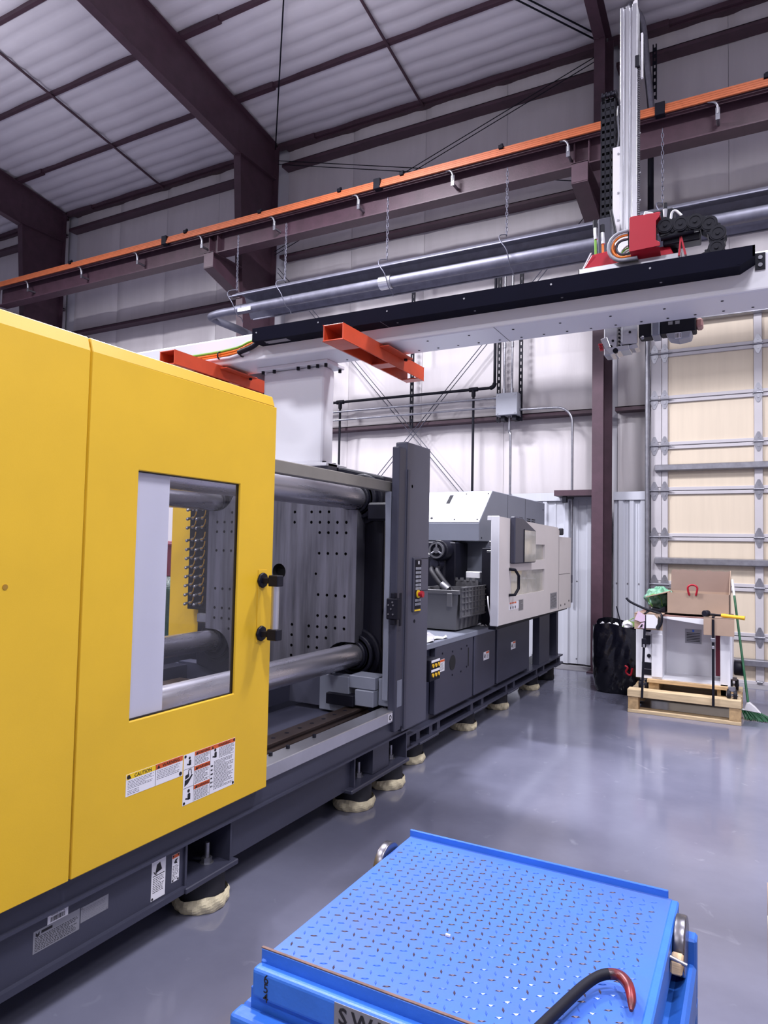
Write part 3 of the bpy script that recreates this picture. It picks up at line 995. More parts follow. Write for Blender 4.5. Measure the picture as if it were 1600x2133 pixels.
# ---- stationary platen with drilled face
HC = [0.618, 0.541, 0.464, 0.386, 0.309]
holes = []
ROWZ = {1.896: (0.464, 0.386, 0.309, 0.155), 1.818: (0.618, 0.541, 0.464, 0.386, 0.309, 0.155), 1.741: (0.618, 0.541, 0.464, 0.386),
        1.587: (0.618, 0.541, 0.464, 0.386), 1.279: (0.618, 0.541, 0.464, 0.386), 1.124: (0.618, 0.541, 0.464, 0.386),
        1.042: (0.618, 0.541, 0.464, 0.386, 0.309, 0.155), 0.964: (0.464, 0.386, 0.309, 0.155), 0.886: (0.386, 0.309, 0.155),
        1.975: (0.155, 0.309), 0.811: (0.155,)}
for z, offs in ROWZ.items():
    for d in offs:
        holes.append((CX + d, z, 0.0115))
        holes.append((CX - d, z, 0.0115))
holes.append((-2.889, 1.433, 0.0105))
holes.append((CX + 0.02, 1.437, 0.062))


def platen_outline():
    p = []
    def corner(sx, sz):
        c = []
        for k in range(9):
            a = math.radians(90 + 90 * k / 8)
            c.append((CX + sx * (0.63 + 0.18 * math.cos(a)), 1.43 + sz * (-0.66 + 0.18 * math.sin(a))))
        return [(CX + sx * 0.71, 1.43 - sz * 0.48)] + c + [(CX + sx * 0.45, 1.43 - sz * 0.83)]
    p += corner(1, 1)
    p += list(reversed(corner(-1, 1)))
    p += corner(-1, -1)
    p += list(reversed(corner(1, -1)))
    return p


def drilled_plate(name, outline, hls, y0, y1, depth, mats, parent, nseg=14):
    bm = bmesh.new()
    edges = []

    def loop(pts):
        vs = [bm.verts.new((x, y0, z)) for x, z in pts]
        for i in range(len(vs)):
            edges.append(bm.edges.new((vs[i], vs[(i + 1) % len(vs)])))
        return vs
    ov = loop(outline)
    hv = []
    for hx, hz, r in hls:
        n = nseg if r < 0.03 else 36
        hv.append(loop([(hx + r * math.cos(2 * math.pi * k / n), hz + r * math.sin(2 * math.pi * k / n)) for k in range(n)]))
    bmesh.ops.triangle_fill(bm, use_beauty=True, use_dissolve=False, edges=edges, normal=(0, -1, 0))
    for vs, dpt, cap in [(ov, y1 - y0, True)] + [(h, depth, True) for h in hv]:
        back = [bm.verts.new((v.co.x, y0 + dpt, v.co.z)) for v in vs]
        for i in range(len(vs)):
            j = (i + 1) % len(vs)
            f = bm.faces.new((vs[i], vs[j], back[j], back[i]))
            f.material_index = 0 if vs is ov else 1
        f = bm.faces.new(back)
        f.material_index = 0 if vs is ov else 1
    mb = MB()
    bm.verts.ensure_lookup_table()
    bm.verts.index_update()
    mb.v = [tuple(v.co) for v in bm.verts]
    for f in bm.faces:
        mb.f.append([v.index for v in f.verts])
        mb.m.append(f.material_index)
        mb.s.append(False)
    bm.free()
    return mb.build(name, mats, parent)


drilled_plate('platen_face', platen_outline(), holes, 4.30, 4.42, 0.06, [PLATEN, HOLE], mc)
c = MB()
c.prism([(CX - 0.92, 0.62), (CX - 0.5, 0.52), (CX + 0.5, 0.52), (CX + 0.86, 0.66), (CX + 0.86, 2.16), (CX + 0.5, 2.24), (CX - 0.5, 2.24), (CX - 0.92, 2.16)], 'y', 4.425, 4.86)
for sx in (-1, 1):
    for z in (0.855, 1.995):
        c.cyl((CX + sx * 0.675, 4.40, z), (CX + sx * 0.675, 4.72, z), 0.19, n=28)
        c.cyl((CX + sx * 0.675, 4.36, z), (CX + sx * 0.675, 4.42, z), 0.14, n=28)
c.build('platen_casting', CASTING, mc, bevel=0.015, seg=2)
for z in (1.33, 1.72):
    MB().box(-2.452, -2.43, 4.52, 4.58, z, z + 0.08).cyl((-2.43, 4.55, z + 0.04), (-2.424, 4.55, z + 0.04), 0.012, n=10).build('casting_pad', BLACK, mc, bevel=0.004)
MB().box(-2.45, -2.23, 4.28, 4.42, 1.83, 1.96).build('lifting_block', BLACK, mc, bevel=0.015)
MB().box(-2.43, -2.35, 4.45, 4.7, 1.15, 1.19).box(-2.43, -2.38, 4.5, 4.75, 1.3, 1.6).build('casting_rib', CASTING, mc, bevel=0.01)
m = MB()
for x in (-3.45, -3.3, -3.18, -3.08, -2.95, -2.88):
    for y in (4.36, 4.5):
        m.cyl((x, y, 2.22), (x, y, 2.285), 0.018, n=10)
m.build('top_screws', BLACK, mc, kind='stuff')

# ---- tie bars
for sx in (1, -1):
    for z in (0.855, 1.995):
        x = CX + sx * 0.675
        MB().cyl((x, -1.2, z), (x, 4.42, z), 0.083, n=36).build('tie_bar', CHROME, mc)
        MB().annulus((x, 4.33, z), (x, 4.41, z), 0.084, 0.105, 32).annulus((x, 4.36, z), (x, 4.415, z), 0.105, 0.15, 32).build('tie_bar_bush', CASTING, mc, bevel=0.006)
# moving platen far back behind the guard
MB().box(CX - 0.9, CX + 0.83, 0.6, 1.1, 0.56, 2.2).build('moving_platen', PLATEN, mc, bevel=0.01)
MB().box(CX - 0.6, CX + 0.6, -1.2, 0.55, 0.6, 2.1).build('toggle_housing', CASTING, mc, bevel=0.01)

# ---- top rail of the door
MB().box(-2.235, -2.185, 0.5, 4.31, 2.02, 2.09).box(-2.26, -2.235, 0.5, 4.31, 2.075, 2.09).build('top_rail', mat('top_rail_paint', srgb(122, 118, 112), 0.4, noise=0.1), mc, bevel=0.004)
MB().cyl((-2.20, 4.2, 2.03), (-2.20, 4.33, 2.03), 0.014, n=10).cyl((-2.20, 4.31, 2.03), (-2.20, 4.335, 2.03), 0.024, n=12).build('top_guide_rod', ALU, mc)
MB().cyl((-2.19, 4.3, 2.07), (-2.10, 4.3, 2.07), 0.012, n=8).cbox(-2.22, 4.27, 1.93, 0.05, 0.02, 0.07).build('rod_bracket', GALV, mc)

# ---- post with control strip
p = MB()
p.prism([(-2.19, 4.21), (-2.1, 4.21), (-2.1, 4.59), (-2.125, 4.62), (-2.19, 4.62)], 'z', 0.40, 2.372)
p.build('post', GREY, mc, bevel=0.008, seg=2)
MB().box(-2.158, -2.103, 4.10, 4.208, 0.42, 2.325).build('post_front_cover', GREYD, mc, bevel=0.008, seg=2)
MB().box(-2.10, -2.092, 4.216, 4.25, 0.42, 2.18).build('post_strip', GREYD, mc, bevel=0.003)
MB().box(-2.20, -2.16, 4.10, 4.14, 0.62, 2.02).box(-2.20, -2.19, 4.10, 4.2, 0.62, 2.02).build('post_channel', GREYL, mc, bevel=0.003)
m = MB().box(-2.1005, -2.0985, 4.455, 4.6, 1.565, 1.569).box(-2.1005, -2.0985, 4.455, 4.6, 1.335, 1.339)
m.build('access_seam', BLACK, mc)
MB().cyl((-2.1, 4.37, 1.13), (-2.097, 4.37, 1.13), 0.012, n=12).build('key_lock', BLACK, mc)
cp = MB().box(-2.102, -2.088, 4.325, 4.452, 1.195, 1.575).build('control_strip', GREYD, mc, bevel=0.005)
MB().box(-2.089, -2.0855, 4.345, 4.44, 1.215, 1.56).build('control_panel', BLACK, mc, bevel=0.002)
ctl = [q for q in mc.children if q.name.startswith('control_panel')][0]
bt = None
for r, z in enumerate((1.495, 1.466, 1.437, 1.408, 1.379, 1.350 + 0.004)):
    for k in range(4):
        y = 4.358 + 0.0225 * k
        if bt is None:
            bt = MB().box(-2.0858, -2.083, y - 0.0078, y + 0.0078, z - 0.007, z + 0.012).build('button', GREYC, ctl, bevel=0.0015)
            by, bz = y, z
        else:
            inst(bt, 0, y - by, z - bz)
for z in (1.272, 1.245):
    for k in range(4):
        inst(bt, 0, 4.358 + 0.0225 * k - by, z - bz)
MB().cyl((-2.0858, 4.392, 1.318), (-2.078, 4.392, 1.318), 0.028, n=24).build('stop_collar', LABY, ctl)
MB().cyl((-2.078, 4.392, 1.318), (-2.06, 4.392, 1.318), 0.015, n=16).cyl((-2.062, 4.392, 1.318), (-2.045, 4.392, 1.318), 0.024, 0.022, n=24).build('stop_button', RED, ctl, label='red mushroom emergency stop')
MB().box(-2.0858, -2.0835, 4.352, 4.44, 1.52, 1.555).build('key_switch_plate', BLACK, ctl)
MB().box(-2.0838, -2.082, 4.385, 4.402, 1.527, 1.55).build('key_switch', LABW, ctl)
MB().box(-2.0885, -2.086, 4.345, 4.44, 1.2, 1.21).build('amber_strip', LABY, cp, label='amber strip')
lt = MB().box(-2.158, -2.075, 4.055, 4.1, 1.165, 1.305).build('door_latch', BLACK, mc, bevel=0.006)
MB().box(-2.13, -2.10, 4.06, 4.1, 1.305, 1.34).box(-2.13, -2.10, 4.06, 4.1, 1.13, 1.165).box(-2.085, -2.078, 4.1, 4.13, 1.12, 1.34).build('latch_bracket', BLACK, lt, bevel=0.003)
m = MB()
for dx, z in ((-0.02, 1.26), (0.015, 1.26), (-0.02, 1.2), (0.015, 1.2), (0, 1.235), (0.01, 1.28)):
    m.cyl((-2.12 + dx, 4.056, z), (-2.12 + dx, 4.05, z), 0.006, n=8)
m.build('latch_screws', GALV, lt, kind='stuff')

# ---- yellow guard door with window, and fixed cover left of it
XG = -2.08
gt = MB()
gt.ring('x', XG - 0.012, XG, (1.637, 2.715, 0.478, 2.325), (1.866, 2.459, 0.969, 1.921))
gt.prism([(XG, 2.325), (XG - 0.012, 2.325), (XG - 0.06, 2.376), (XG - 0.017, 2.376)], 'y', 1.637, 2.70)
gt.box(XG - 0.06, XG - 0.01, 2.703, 2.715, 0.48, 2.3).box(XG - 0.06, XG - 0.01, 1.637, 1.649, 0.48, 2.3).box(XG - 0.06, XG - 0.01, 1.637, 2.715, 0.478, 0.49)
gate = gt.build('guard_door', YEL, mc, bevel=0.003)
gc = MB().box(XG - 0.012, XG, -1.6, 1.629, 0.478, 2.325)
gc.prism([(XG, 2.325), (XG - 0.012, 2.325), (XG - 0.06, 2.376), (XG - 0.017, 2.376)], 'y', -1.6, 1.629)
gcov = gc.build('fixed_cover', YEL, mc, bevel=0.003)
MB().cyl((XG, 1.35, 1.497), (XG + 0.002, 1.35, 1.497), 0.009, n=14).build('plug', BRASS, gcov)
MB().box(-2.75, XG - 0.05, -1.6, 1.62, 2.33, 2.36).build('cover_roof', YEL, mc)
MB().box(XG - 0.018, XG - 0.013, 1.855, 2.47, 0.958, 1.932).build('window_pane', GLASS, gate)
MB().ring('x', XG - 0.024, XG - 0.018, (1.85, 2.475, 0.953, 1.937), (1.87, 2.455, 0.973, 1.917)).build('window_seal', RUBBER, gate)
MB().box(XG - 0.034, XG - 0.026, 1.83, 2.052, 0.94, 1.95).build('window_film', WHITEF, gate, label='white vertical sheet behind the left of the window')
for z in (1.475, 1.222):
    hb = MB()
    hb.cyl((XG, 2.635, z), (XG + 0.014, 2.635, z), 0.038, n=8, smooth=False)
    hb.box(XG, XG + 0.075, 2.62, 2.652, z - 0.014, z + 0.014)
    hb.box(XG + 0.055, XG + 0.112, 2.612, 2.66, z - 0.026, z + 0.026)
    hb.build('handle_bracket', PLASTIC, gate, bevel=0.004)
MB().box(XG + 0.0002, XG + 0.003, 2.605, 2.672, 1.18, 1.525).build('handle_plate', YEL, gate, bevel=0.001)
MB().cyl((XG + 0.083, 2.636, 1.247), (XG + 0.083, 2.636, 1.45), 0.019, n=18).build('handle_grip', ALU, gate, label='silver tube grip')


def lines(mb, x, y0, y1, z0, z1, n, mi, seed=0):
    """Rows of small print: short dark dashes."""
    rnd = random.Random(seed)
    for k in range(n):
        z = z1 - (z1 - z0) * (k + 0.5) / n
        y = y0
        e = y1 - (y1 - y0) * (0.5 * rnd.random() if k % 4 == 3 else 0.12 * rnd.random())
        while y < e:
            w = 0.004 + 0.010 * rnd.random()
            mb.box(x, x + 0.0003, y, min(y + w, e), z - (z1 - z0) / n * 0.2, z + (z1 - z0) / n * 0.2, mi)
            y += w + 0.003


def person_icon(mb, x, y, z, s, mi):
    mb.cyl((x, y, z + 0.36 * s), (x + 0.0005, y, z + 0.36 * s), 0.13 * s, n=14, mi=mi)
    mb.prism([(y - 0.02 * s, z - 0.28 * s), (y + 0.2 * s, z - 0.3 * s), (y + 0.2 * s, z + 0.12 * s), (y + 0.1 * s, z + 0.2 * s), (y - 0.08 * s, z + 0.14 * s), (y - 0.1 * s, z - 0.08 * s)], 'x', x, x + 0.0005, mi)
    mb.prism([(y - 0.35 * s, z - 0.2 * s), (y + 0.05 * s, z - 0.32 * s), (y + 0.12 * s, z - 0.22 * s), (y - 0.28 * s, z - 0.1 * s)], 'x', x, x + 0.0005, mi)


def corners(mb, x, y0, y1, z0, z1, mi, which=((0, 1), (1, 0)), r=0.008):
    for a, c in which:
        mb.cyl((x, (y0, y1)[a] + (r * 1.4, -r * 1.4)[a], (z0, z1)[c] + (r * 1.4, -r * 1.4)[c]), (x + 0.0012, (y0, y1)[a] + (r * 1.4, -r * 1.4)[a], (z0, z1)[c] + (r * 1.4, -r * 1.4)[c]), r, n=10, mi=mi)


def header(mb, x, y0, y1, z0, z1, text, bmi, tmi, tri=True):
    mb.box(x, x + 0.0004, y0, y1, z0, z1, bmi)
    h = z1 - z0
    sz = h * 0.95
    if tri:
        mb.prism([(y0 + 0.006, z0 + 0.12 * h), (y0 + 0.006 + 0.8 * h, z0 + 0.12 * h), (y0 + 0.006 + 0.4 * h, z0 + 0.86 * h)], 'x', x + 0.0004, x + 0.0008, tmi)
    mb.text(text, (x + 0.0006, (y0 + y1) / 2 + (0.4 * h if tri else 0), z0 + 0.16 * h), (0, 1, 0), (0, 0, 1), sz, tmi, 'CENTER', bold=0.01)


# caution sticker
s = MB().box(XG + 0.0002, XG + 0.001, 1.86, 2.151, 0.69, 0.773)
x = XG + 0.001
header(s, x, 1.862, 2.005, 0.752, 0.772, 'CAUTION', 2, 1)
header(s, x, 2.006, 2.15, 0.752, 0.772, 'WARNING', 3, 1)
s.box(x, x + 0.0004, 2.0045, 2.0062, 0.692, 0.772, 1)
lines(s, x, 1.868, 1.998, 0.715, 0.748, 6, 4, 1)
lines(s, x, 1.868, 1.93, 0.694, 0.712, 3, 4, 2)
lines(s, x, 2.012, 2.14, 0.71, 0.748, 6, 4, 3)
corners(s, x, 1.86, 2.151, 0.69, 0.773, 1)
s.build('caution_sticker', [LABW, TXT, LABY, LABO, GTXT], gate, label='wide sticker with yellow caution and orange warning headers')
# warning sticker
s = MB().box(XG + 0.0002, XG + 0.001, 2.157, 2.476, 0.563, 0.77)
header(s, x, 2.22, 2.315, 0.752, 0.769, 'WARNING', 3, 1)
header(s, x, 2.316, 2.475, 0.752, 0.769, 'WARNING', 3, 1)
header(s, x, 2.22, 2.315, 0.690, 0.708, 'WARNING', 3, 1)
header(s, x, 2.22, 2.315, 0.613, 0.630, 'WARNING', 3, 1)
for y in (2.219, 2.3155):
    s.box(x, x + 0.0004, y - 0.0006, y + 0.0006, 0.564, 0.752, 1)
for z in (0.709, 0.632):
    s.box(x, x + 0.0004, 2.158, 2.2185, z - 0.0006, z + 0.0006, 1)
lines(s, x, 2.224, 2.311, 0.712, 0.75, 7, 1, 4)
lines(s, x, 2.224, 2.311, 0.634, 0.688, 10, 1, 5)
lines(s, x, 2.224, 2.311, 0.566, 0.611, 8, 1, 6)
lines(s, x, 2.37, 2.47, 0.705, 0.75, 9, 1, 7)
lines(s, x, 2.32, 2.335, 0.585, 0.69, 6, 1, 8)
lines(s, x, 2.34, 2.468, 0.575, 0.70, 22, 1, 9)
person_icon(s, x, 2.19, 0.735, 0.045, 1)
person_icon(s, x, 2.345, 0.728, 0.05, 1)
person_icon(s, x, 2.19, 0.597, 0.055, 1)
s.prism([(2.165, 0.64), (2.185, 0.648), (2.212, 0.678), (2.205, 0.682), (2.19, 0.668), (2.166, 0.664)], 'x', x, x + 0.0005, 1)
s.prism([(2.168, 0.668), (2.19, 0.674), (2.19, 0.688), (2.168, 0.684)], 'x', x, x + 0.0005, 1)
s.tube([(x, 2.185, 0.688), (x, 2.187, 0.703), (x, 2.2, 0.705), (x, 2.204, 0.684)], 0.002, 5, 1)
corners(s, x, 2.157, 2.476, 0.563, 0.77, 1, ((0, 0), (0, 1), (1, 0), (1, 1)), 0.006)
s.build('warning_sticker', [LABW, TXT, LABY, LABO, GTXT], gate, label='large sticker with orange warning headers and pictograms')

# stickers on the base
x = XB + 0.001
s = MB().box(XB + 0.0002, x, 2.071, 2.146, 0.199, 0.376)
header(s, x, 2.073, 2.144, 0.352, 0.374, 'WARNING', 2, 1)
s.prism([(2.09, 0.302), (2.126, 0.31), (2.115, 0.342), (2.098, 0.336)], 'x', x, x + 0.0005, 1)
s.box(x, x + 0.0005, 2.078, 2.14, 0.292, 0.295, 1)
s.tube([(x, 2.082, 0.312), (x, 2.09, 0.3), (x, 2.098, 0.3)], 0.002, 5, 1)
lines(s, x, 2.079, 2.138, 0.225, 0.288, 9, 1, 11)
corners(s, x, 2.071, 2.146, 0.199, 0.376, 1, ((0, 0), (1, 1)), 0.005)
s.build('warning_sticker', [LABW, TXT, LABO], mc, label='tall sticker with orange header and falling-crate pictogram')
s = MB().box(XB + 0.0002, x, 2.182, 2.223, 0.228, 0.34)
header(s, x, 2.183, 2.222, 0.325, 0.339, '', 2, 1, False)
s.prism([(2.192, 0.305), (2.2, 0.318), (2.214, 0.32), (2.207, 0.31), (2.212, 0.3), (2.2, 0.302)], 'x', x, x + 0.0005, 1)
lines(s, x, 2.186, 2.219, 0.235, 0.296, 10, 1, 12)
corners(s, x, 2.182, 2.223, 0.228, 0.34, 1, ((0, 0), (0, 1), (1, 0), (1, 1)), 0.004)
s.build('warning_sticker', [LABW, TXT, LABO], mc, label='small narrow sticker with orange header')
s = MB().box(XB + 0.0002, x, 1.553, 1.735, 0.25, 0.324)
s.prism([(1.562, 0.306), (1.562, 0.318), (1.569, 0.311), (1.576, 0.318), (1.576, 0.306), (1.569, 0.302)], 'x', x, x + 0.0004, 1)
s.box(x, x + 0.0004, 1.583, 1.625, 0.308, 0.317, 1)
lines(s, x, 1.56, 1.728, 0.254, 0.302, 9, 1, 13)
s.build('rating_plate', [LABG, TXT], mc, label='silver rating plate with rows of small print')
s = MB().box(XB + 0.0002, x, 1.605, 1.686, 0.324, 0.375)
s.text('866250-2', (x, 1.618, 0.348), (0, 1, 0), (0, 0, 1), 0.014, 1)
s.box(x, x + 0.0004, 1.612, 1.68, 0.368, 0.3705, 1)
rn = random.Random(5)
y = 1.617
while y < 1.672:
    w = 0.0008 + 0.0018 * rn.random()
    s.box(x, x + 0.0004, y, y + w, 0.328, 0.344, 1)
    y += w + 0.0008 + 0.0012 * rn.random()
s.build('barcode_label', [LABW, TXT], mc, label='white barcode label')
s = MB().box(XB + 0.0002, x, 1.739, 1.86, 0.268, 0.322)
lines(s, x, 1.747, 1.85, 0.275, 0.315, 7, 1, 14)
corners(s, x, 1.739, 1.86, 0.268, 0.322, 1, ((0, 1), (1, 0)), 0.004)
s.build('data_plate', [LABG, GTXT], mc, label='dull silver plate right of the rating plate')


# ---- feet: black pads wrapped with masking tape
def foot(y, x=-2.265, r=0.115, zt=0.162, tape=True, hb=0.36):
    f = MB().lathe((x, y, 0), [(r * 0.94, 0), (r, 0.01), (r, 0.055), (r * 0.95, 0.062), (r * 0.95, zt)], 28).build('foot', RUBBER, mc)
    if tape:
        rn = random.Random(int(y * 100))
        ph = rn.random() * 6

        def fn(u, v):
            t = 2 * math.pi * u
            rr = r * 1.03 + 0.004 * math.sin(5 * t + ph) * (0.4 + v) + 0.003 * math.sin(11 * t + 2 * ph + 6 * v) + 0.012 * math.sin(math.pi * v)
            return (x + rr * math.cos(t), y + rr * math.sin(t), 0.002 + (0.064 + 0.007 * math.sin(3 * t + ph)) * v)
        MB().grid(fn, 40, 6, smooth=False).build('tape_wrap', TAPE, f)
    bl = MB().cyl((x + 0.03, y, zt + 0.02), (x + 0.03, y, zt + 0.115), 0.012, n=10)
    bl.cyl((x + 0.03, y, zt + 0.026), (x + 0.03, y, zt + 0.05), 0.024, n=6, smooth=False)
    bl.cyl((x + 0.03, y, zt + 0.02), (x + 0.03, y, zt + 0.026), 0.032, n=14)
    bl.build('levelling_bolt', GALV, f)


foot(2.47, -2.25)
foot(3.85, -2.255, r=0.12)
foot(4.29, -2.255, r=0.118)
for y in (4.86, 5.98, 6.93, 8.07, 8.8):
    foot(y, -2.36, 0.11, 0.185, tape=(y != 8.8))

# ---- rear base under the injection unit
XR = -2.26
r = MB().box(-4.2, XR, 4.62, 7.53, 0.3, 0.86).box(-4.2, -2.62, 7.5, 8.9, 0.3, 0.86)
r.build('rear_base', GREYD, mc)
fr = MB()
fr.box(-2.5, XR + 0.06, 4.37, 9.05, 0.28, 0.298)
fr.box(-2.5, XR + 0.06, 4.37, 9.05, 0.188, 0.205)
fr.box(-2.42, -2.405, 4.37, 9.05, 0.205, 0.28)
for y in (4.55, 4.72, 4.95, 5.1, 5.83, 6.1, 6.8, 7.05, 7.9, 8.2, 8.95):
    fr.box(-2.42, XR + 0.04, y - 0.03, y + 0.03, 0.205, 0.28)
fr.build('rear_rail', GREYD, mc)
for y in (4.86, 5.98, 6.93, 8.07, 8.8):
    MB().box(-2.5, XR + 0.075, y - 0.17, y + 0.17, 0.184, 0.202).build('foot_plate', GREYD, mc, bevel=0.004)
for k, (y0, y1) in enumerate(((4.99, 5.80), (5.845, 6.40), (6.47, 7.50))):
    pn = MB().box(XR, -2.205, y0, y1, 0.335, 0.872).build('side_panel', GREYD, mc, bevel=0.008)
    if k == 0:
        MB().cyl((-2.205, 5.33, 0.7), (-2.202, 5.33, 0.7), 0.062, n=28).build('cable_port', HOLE, pn)
        MB().box(-2.206, -2.203, 5.68, 5.70, 0.62, 0.78).build('slot', HOLE, pn)
        m = MB()
        for y, z in ((5.12, 0.8), (5.33, 0.79), (5.33, 0.6), (5.52, 0.79), (5.52, 0.6), (5.65, 0.8), (5.65, 0.62)):
            m.cyl((-2.205, y, z), (-2.201, y, z), 0.008, n=8)
        m.build('panel_screws', BLACK, pn, kind='stuff')
    else:
        y = 6.15 if k == 1 else 6.96
        s = MB().box(-2.205, -2.2035, y - 0.075, y + 0.075, 0.615, 0.69)
        s.box(-2.2035, -2.203, y - 0.01, y + 0.07, 0.67, 0.687, 2)
        lines(s, -2.2035, y + 0.0, y + 0.065, 0.625, 0.665, 5, 1, 20 + k)
        s.prism([(y - 0.06, 0.64), (y - 0.03, 0.63), (y - 0.025, 0.66), (y - 0.045, 0.675)], 'x', -2.2035, -2.203, 1)
        s.build('warning_sticker', [LABW, TXT, LABO], pn, label='small white sticker with orange header')
for a in ((-2.32, XR + 0.03, 7.55, 7.62, 0.298), (-2.30, XR + 0.04, 8.0, 8.45, 0.298), (-2.34, XR + 0.02, 8.86, 8.95, 0.2)):
    MB().box(*a, 0.86).build('frame_upright', GREYD, mc)
MB().tube(arc((-2.3, 9.0, 0.76), 0.085, -90, 90, 8, 'yz'), 0.016, 8).build('tow_eye', BLACK, mc)
bx = MB().box(-2.25, -2.12, 4.70, 4.885, 0.65, 0.81).build('button_box', BLACK, mc, bevel=0.005)
for z in (0.775, 0.705):
    MB().box(-2.1205, -2.119, 4.72, 4.875, z + 0.012, z + 0.03).build('legend_strip', LABW, bx)
    for k in range(3):
        MB().cyl((-2.12, 4.745 + 0.053 * k, z - 0.012), (-2.112, 4.745 + 0.053 * k, z - 0.012), 0.014, n=14).build('push_button', YPL, bx, label='yellow push button')
s = MB().box(-2.206, -2.2025, 5.03, 5.16, 0.66, 0.755)
s.box(-2.2025, -2.202, 5.032, 5.158, 0.735, 0.753, 2)
lines(s, -2.2025, 5.04, 5.15, 0.668, 0.73, 7, 1, 30)
s.build('warning_sticker', [LABW, TXT, LABO], mc, label='white sticker beside the button box')

# deck
MB().box(-4.2, -2.2, 4.62, 9.0, 0.862, 0.91).build('deck', GREYL, mc, bevel=0.006)
MB().cyl((-2.2, 4.72, 0.885), (-2.192, 4.72, 0.885), 0.014, n=10).build('deck_screw', GALV, mc)

# ---- injection hood
hx = -2.36
hd = MB().prism([(6.33, 1.715), (6.33, 1.895), (6.72, 2.24), (8.7, 2.24), (8.7, 1.715)], 'x', -4.15, hx)
hood = hd.build('injection_hood', GREYL, mc, bevel=0.006)
HOODW = mat('hood_white', srgb(206, 207, 214), 0.45, noise=0.03)
d = Vector((0, 6.72 - 6.33, 2.24 - 1.895)).normalized()
n_ = Vector((0, -d.z, d.y))
pa = Vector((0, 6.33, 1.895)) + d * 0.012


def slab(mb, x0, x1, t0, t1, th, mi=0):
    vs = []
    for xx in (x0, x1):
        for t in (t0, t1):
            for w in (0.0, th):
                p = Vector((xx, 6.33, 1.895)) + d * t + n_ * w
                vs.append(p)
    mb.add(vs, [(0, 1, 3, 2), (4, 6, 7, 5), (0, 4, 5, 1), (2, 3, 7, 6), (0, 2, 6, 4), (1, 5, 7, 3)], mi)
    return mb


slab(MB(), -2.66, hx - 0.003, 0.006, 0.505, 0.008).build('hood_panel', HOODW, hood, bevel=0.002)
slab(MB(), -3.5, -2.664, 0.006, 0.505, 0.008).build('hood_panel', HOODW, hood, bevel=0.002)
slab(slab(MB(), -2.81, -2.765, 0.30, 0.45, 0.0088, 0), -2.80, -2.775, 0.31, 0.44, 0.0095, 0).build('hood_handle', BLACK, hood, bevel=0.002)
m = MB()
for xx in (-2.39, -2.63):
    for t in (0.04, 0.46):
        p = Vector((xx, 6.33, 1.895)) + d * t
        m.cyl(p + n_ * 0.008, p + n_ * 0.012, 0.008, n=8)
p = Vector((-2.885, 6.33, 1.895)) + d * 0.06
m.cyl(p + n_ * 0.008, p + n_ * 0.014, 0.014, n=8)
for y in (6.4, 8.62):
    for z in (1.75, 1.95, 2.15):
        if y > 7 or z < 1.9:
            m.cyl((hx, y, z), (hx + 0.004, y, z), 0.008, n=8)
m.build('hood_screws', BLACK, hood, kind='stuff')
v = MB()
for yy in (7.42, 7.62, 7.92, 8.12):
    for k in range(5):
        v.box(hx, hx + 0.003, yy, yy + 0.14, 1.90 + 0.025 * k, 1.91 + 0.025 * k)
v.build('vent_slots', BLACK, hood, kind='stuff')
MB().box(hx, hx + 0.0015, 7.2, 7.204, 1.73, 2.235).box(hx, hx + 0.0015, 7.85, 7.854, 1.73, 2.235).build('hood_seam', BLACK, hood)

# under the hood
MB().box(-2.95, -2.1 - 0.05, 6.62, 6.64, 0.91, 1.72).build('inner_screen', GREYL, mc)
MB().prism([(-2.72, 1.70), (-2.62, 1.70), (-2.62, 1.2), (-2.72, 1.45)], 'y', 6.45, 6.46).box(-2.63, -2.62, 6.4, 6.62, 1.2, 1.71).build('gusset_plate', GREYL, mc)
MB().prism([(-2.30, 1.70), (-2.16, 1.70), (-2.16, 1.12), (-2.25, 1.12), (-2.25, 1.5)], 'y', 6.5, 6.51).build('gusset_plate', GREYL, mc)
MB().box(-4.0, -2.66, 6.2, 7.5, 0.91, 1.6).build('injection_carriage', CASTING, mc, bevel=0.02)
mo = MB().cyl((-2.68, 6.08, 1.62), (-2.68, 6.5, 1.62), 0.1, n=24).cyl((-2.68, 6.05, 1.62), (-2.68, 6.09, 1.62), 0.08, n=24)
mo.box(-2.92, -2.56, 6.22, 6.55, 1.0, 1.70)
mot = mo.build('drive_motor', CASTING, mc, bevel=0.008)
k_ = MB().cyl((-2.68, 6.03, 1.62), (-2.68, 6.05, 1.62), 0.03, n=12)
for a in range(3):
    t = math.radians(90 + 120 * a)
    k_.tube([(-2.68, 6.04, 1.62), (-2.68 + 0.068 * math.cos(t), 6.04, 1.62 + 0.068 * math.sin(t))], 0.011, 6)
k_.annulus((-2.68, 6.03, 1.62), (-2.68, 6.05, 1.62), 0.062, 0.078, 24)
k_.build('motor_cover', GALV, mot)
MB().box(-2.86, -2.75, 6.05, 6.08, 1.555, 1.585).build('motor_terminal', GALV, mot, bevel=0.003)
MB().cyl((-2.72, 6.1, 1.49), (-2.72, 6.22, 1.49), 0.055, n=16).cyl((-2.72, 6.08, 1.49), (-2.72, 6.1, 1.49), 0.038, n=16).build('motor_gland', GREYD, mot)
for dx in (0.0, 0.06):
    MB().tube(spline([(-2.75 + dx, 6.12, 1.46), (-2.72 + dx, 6.03, 1.42), (-2.63 + dx, 5.98, 1.33), (-2.54 + dx, 5.95, 1.25), (-2.5 + dx, 5.93, 1.18)], 8), 0.025, 10).build('hose', RUBBER, mc)
MB().cyl((-2.58, 5.965, 1.30), (-2.50, 5.935, 1.255), 0.036, n=12).build('hose_end', GALV, mc)
MB().box(-2.48, -2.335, 6.3, 6.42, 1.355, 1.42).build('sensor_box', WHITE, mc, bevel=0.006)
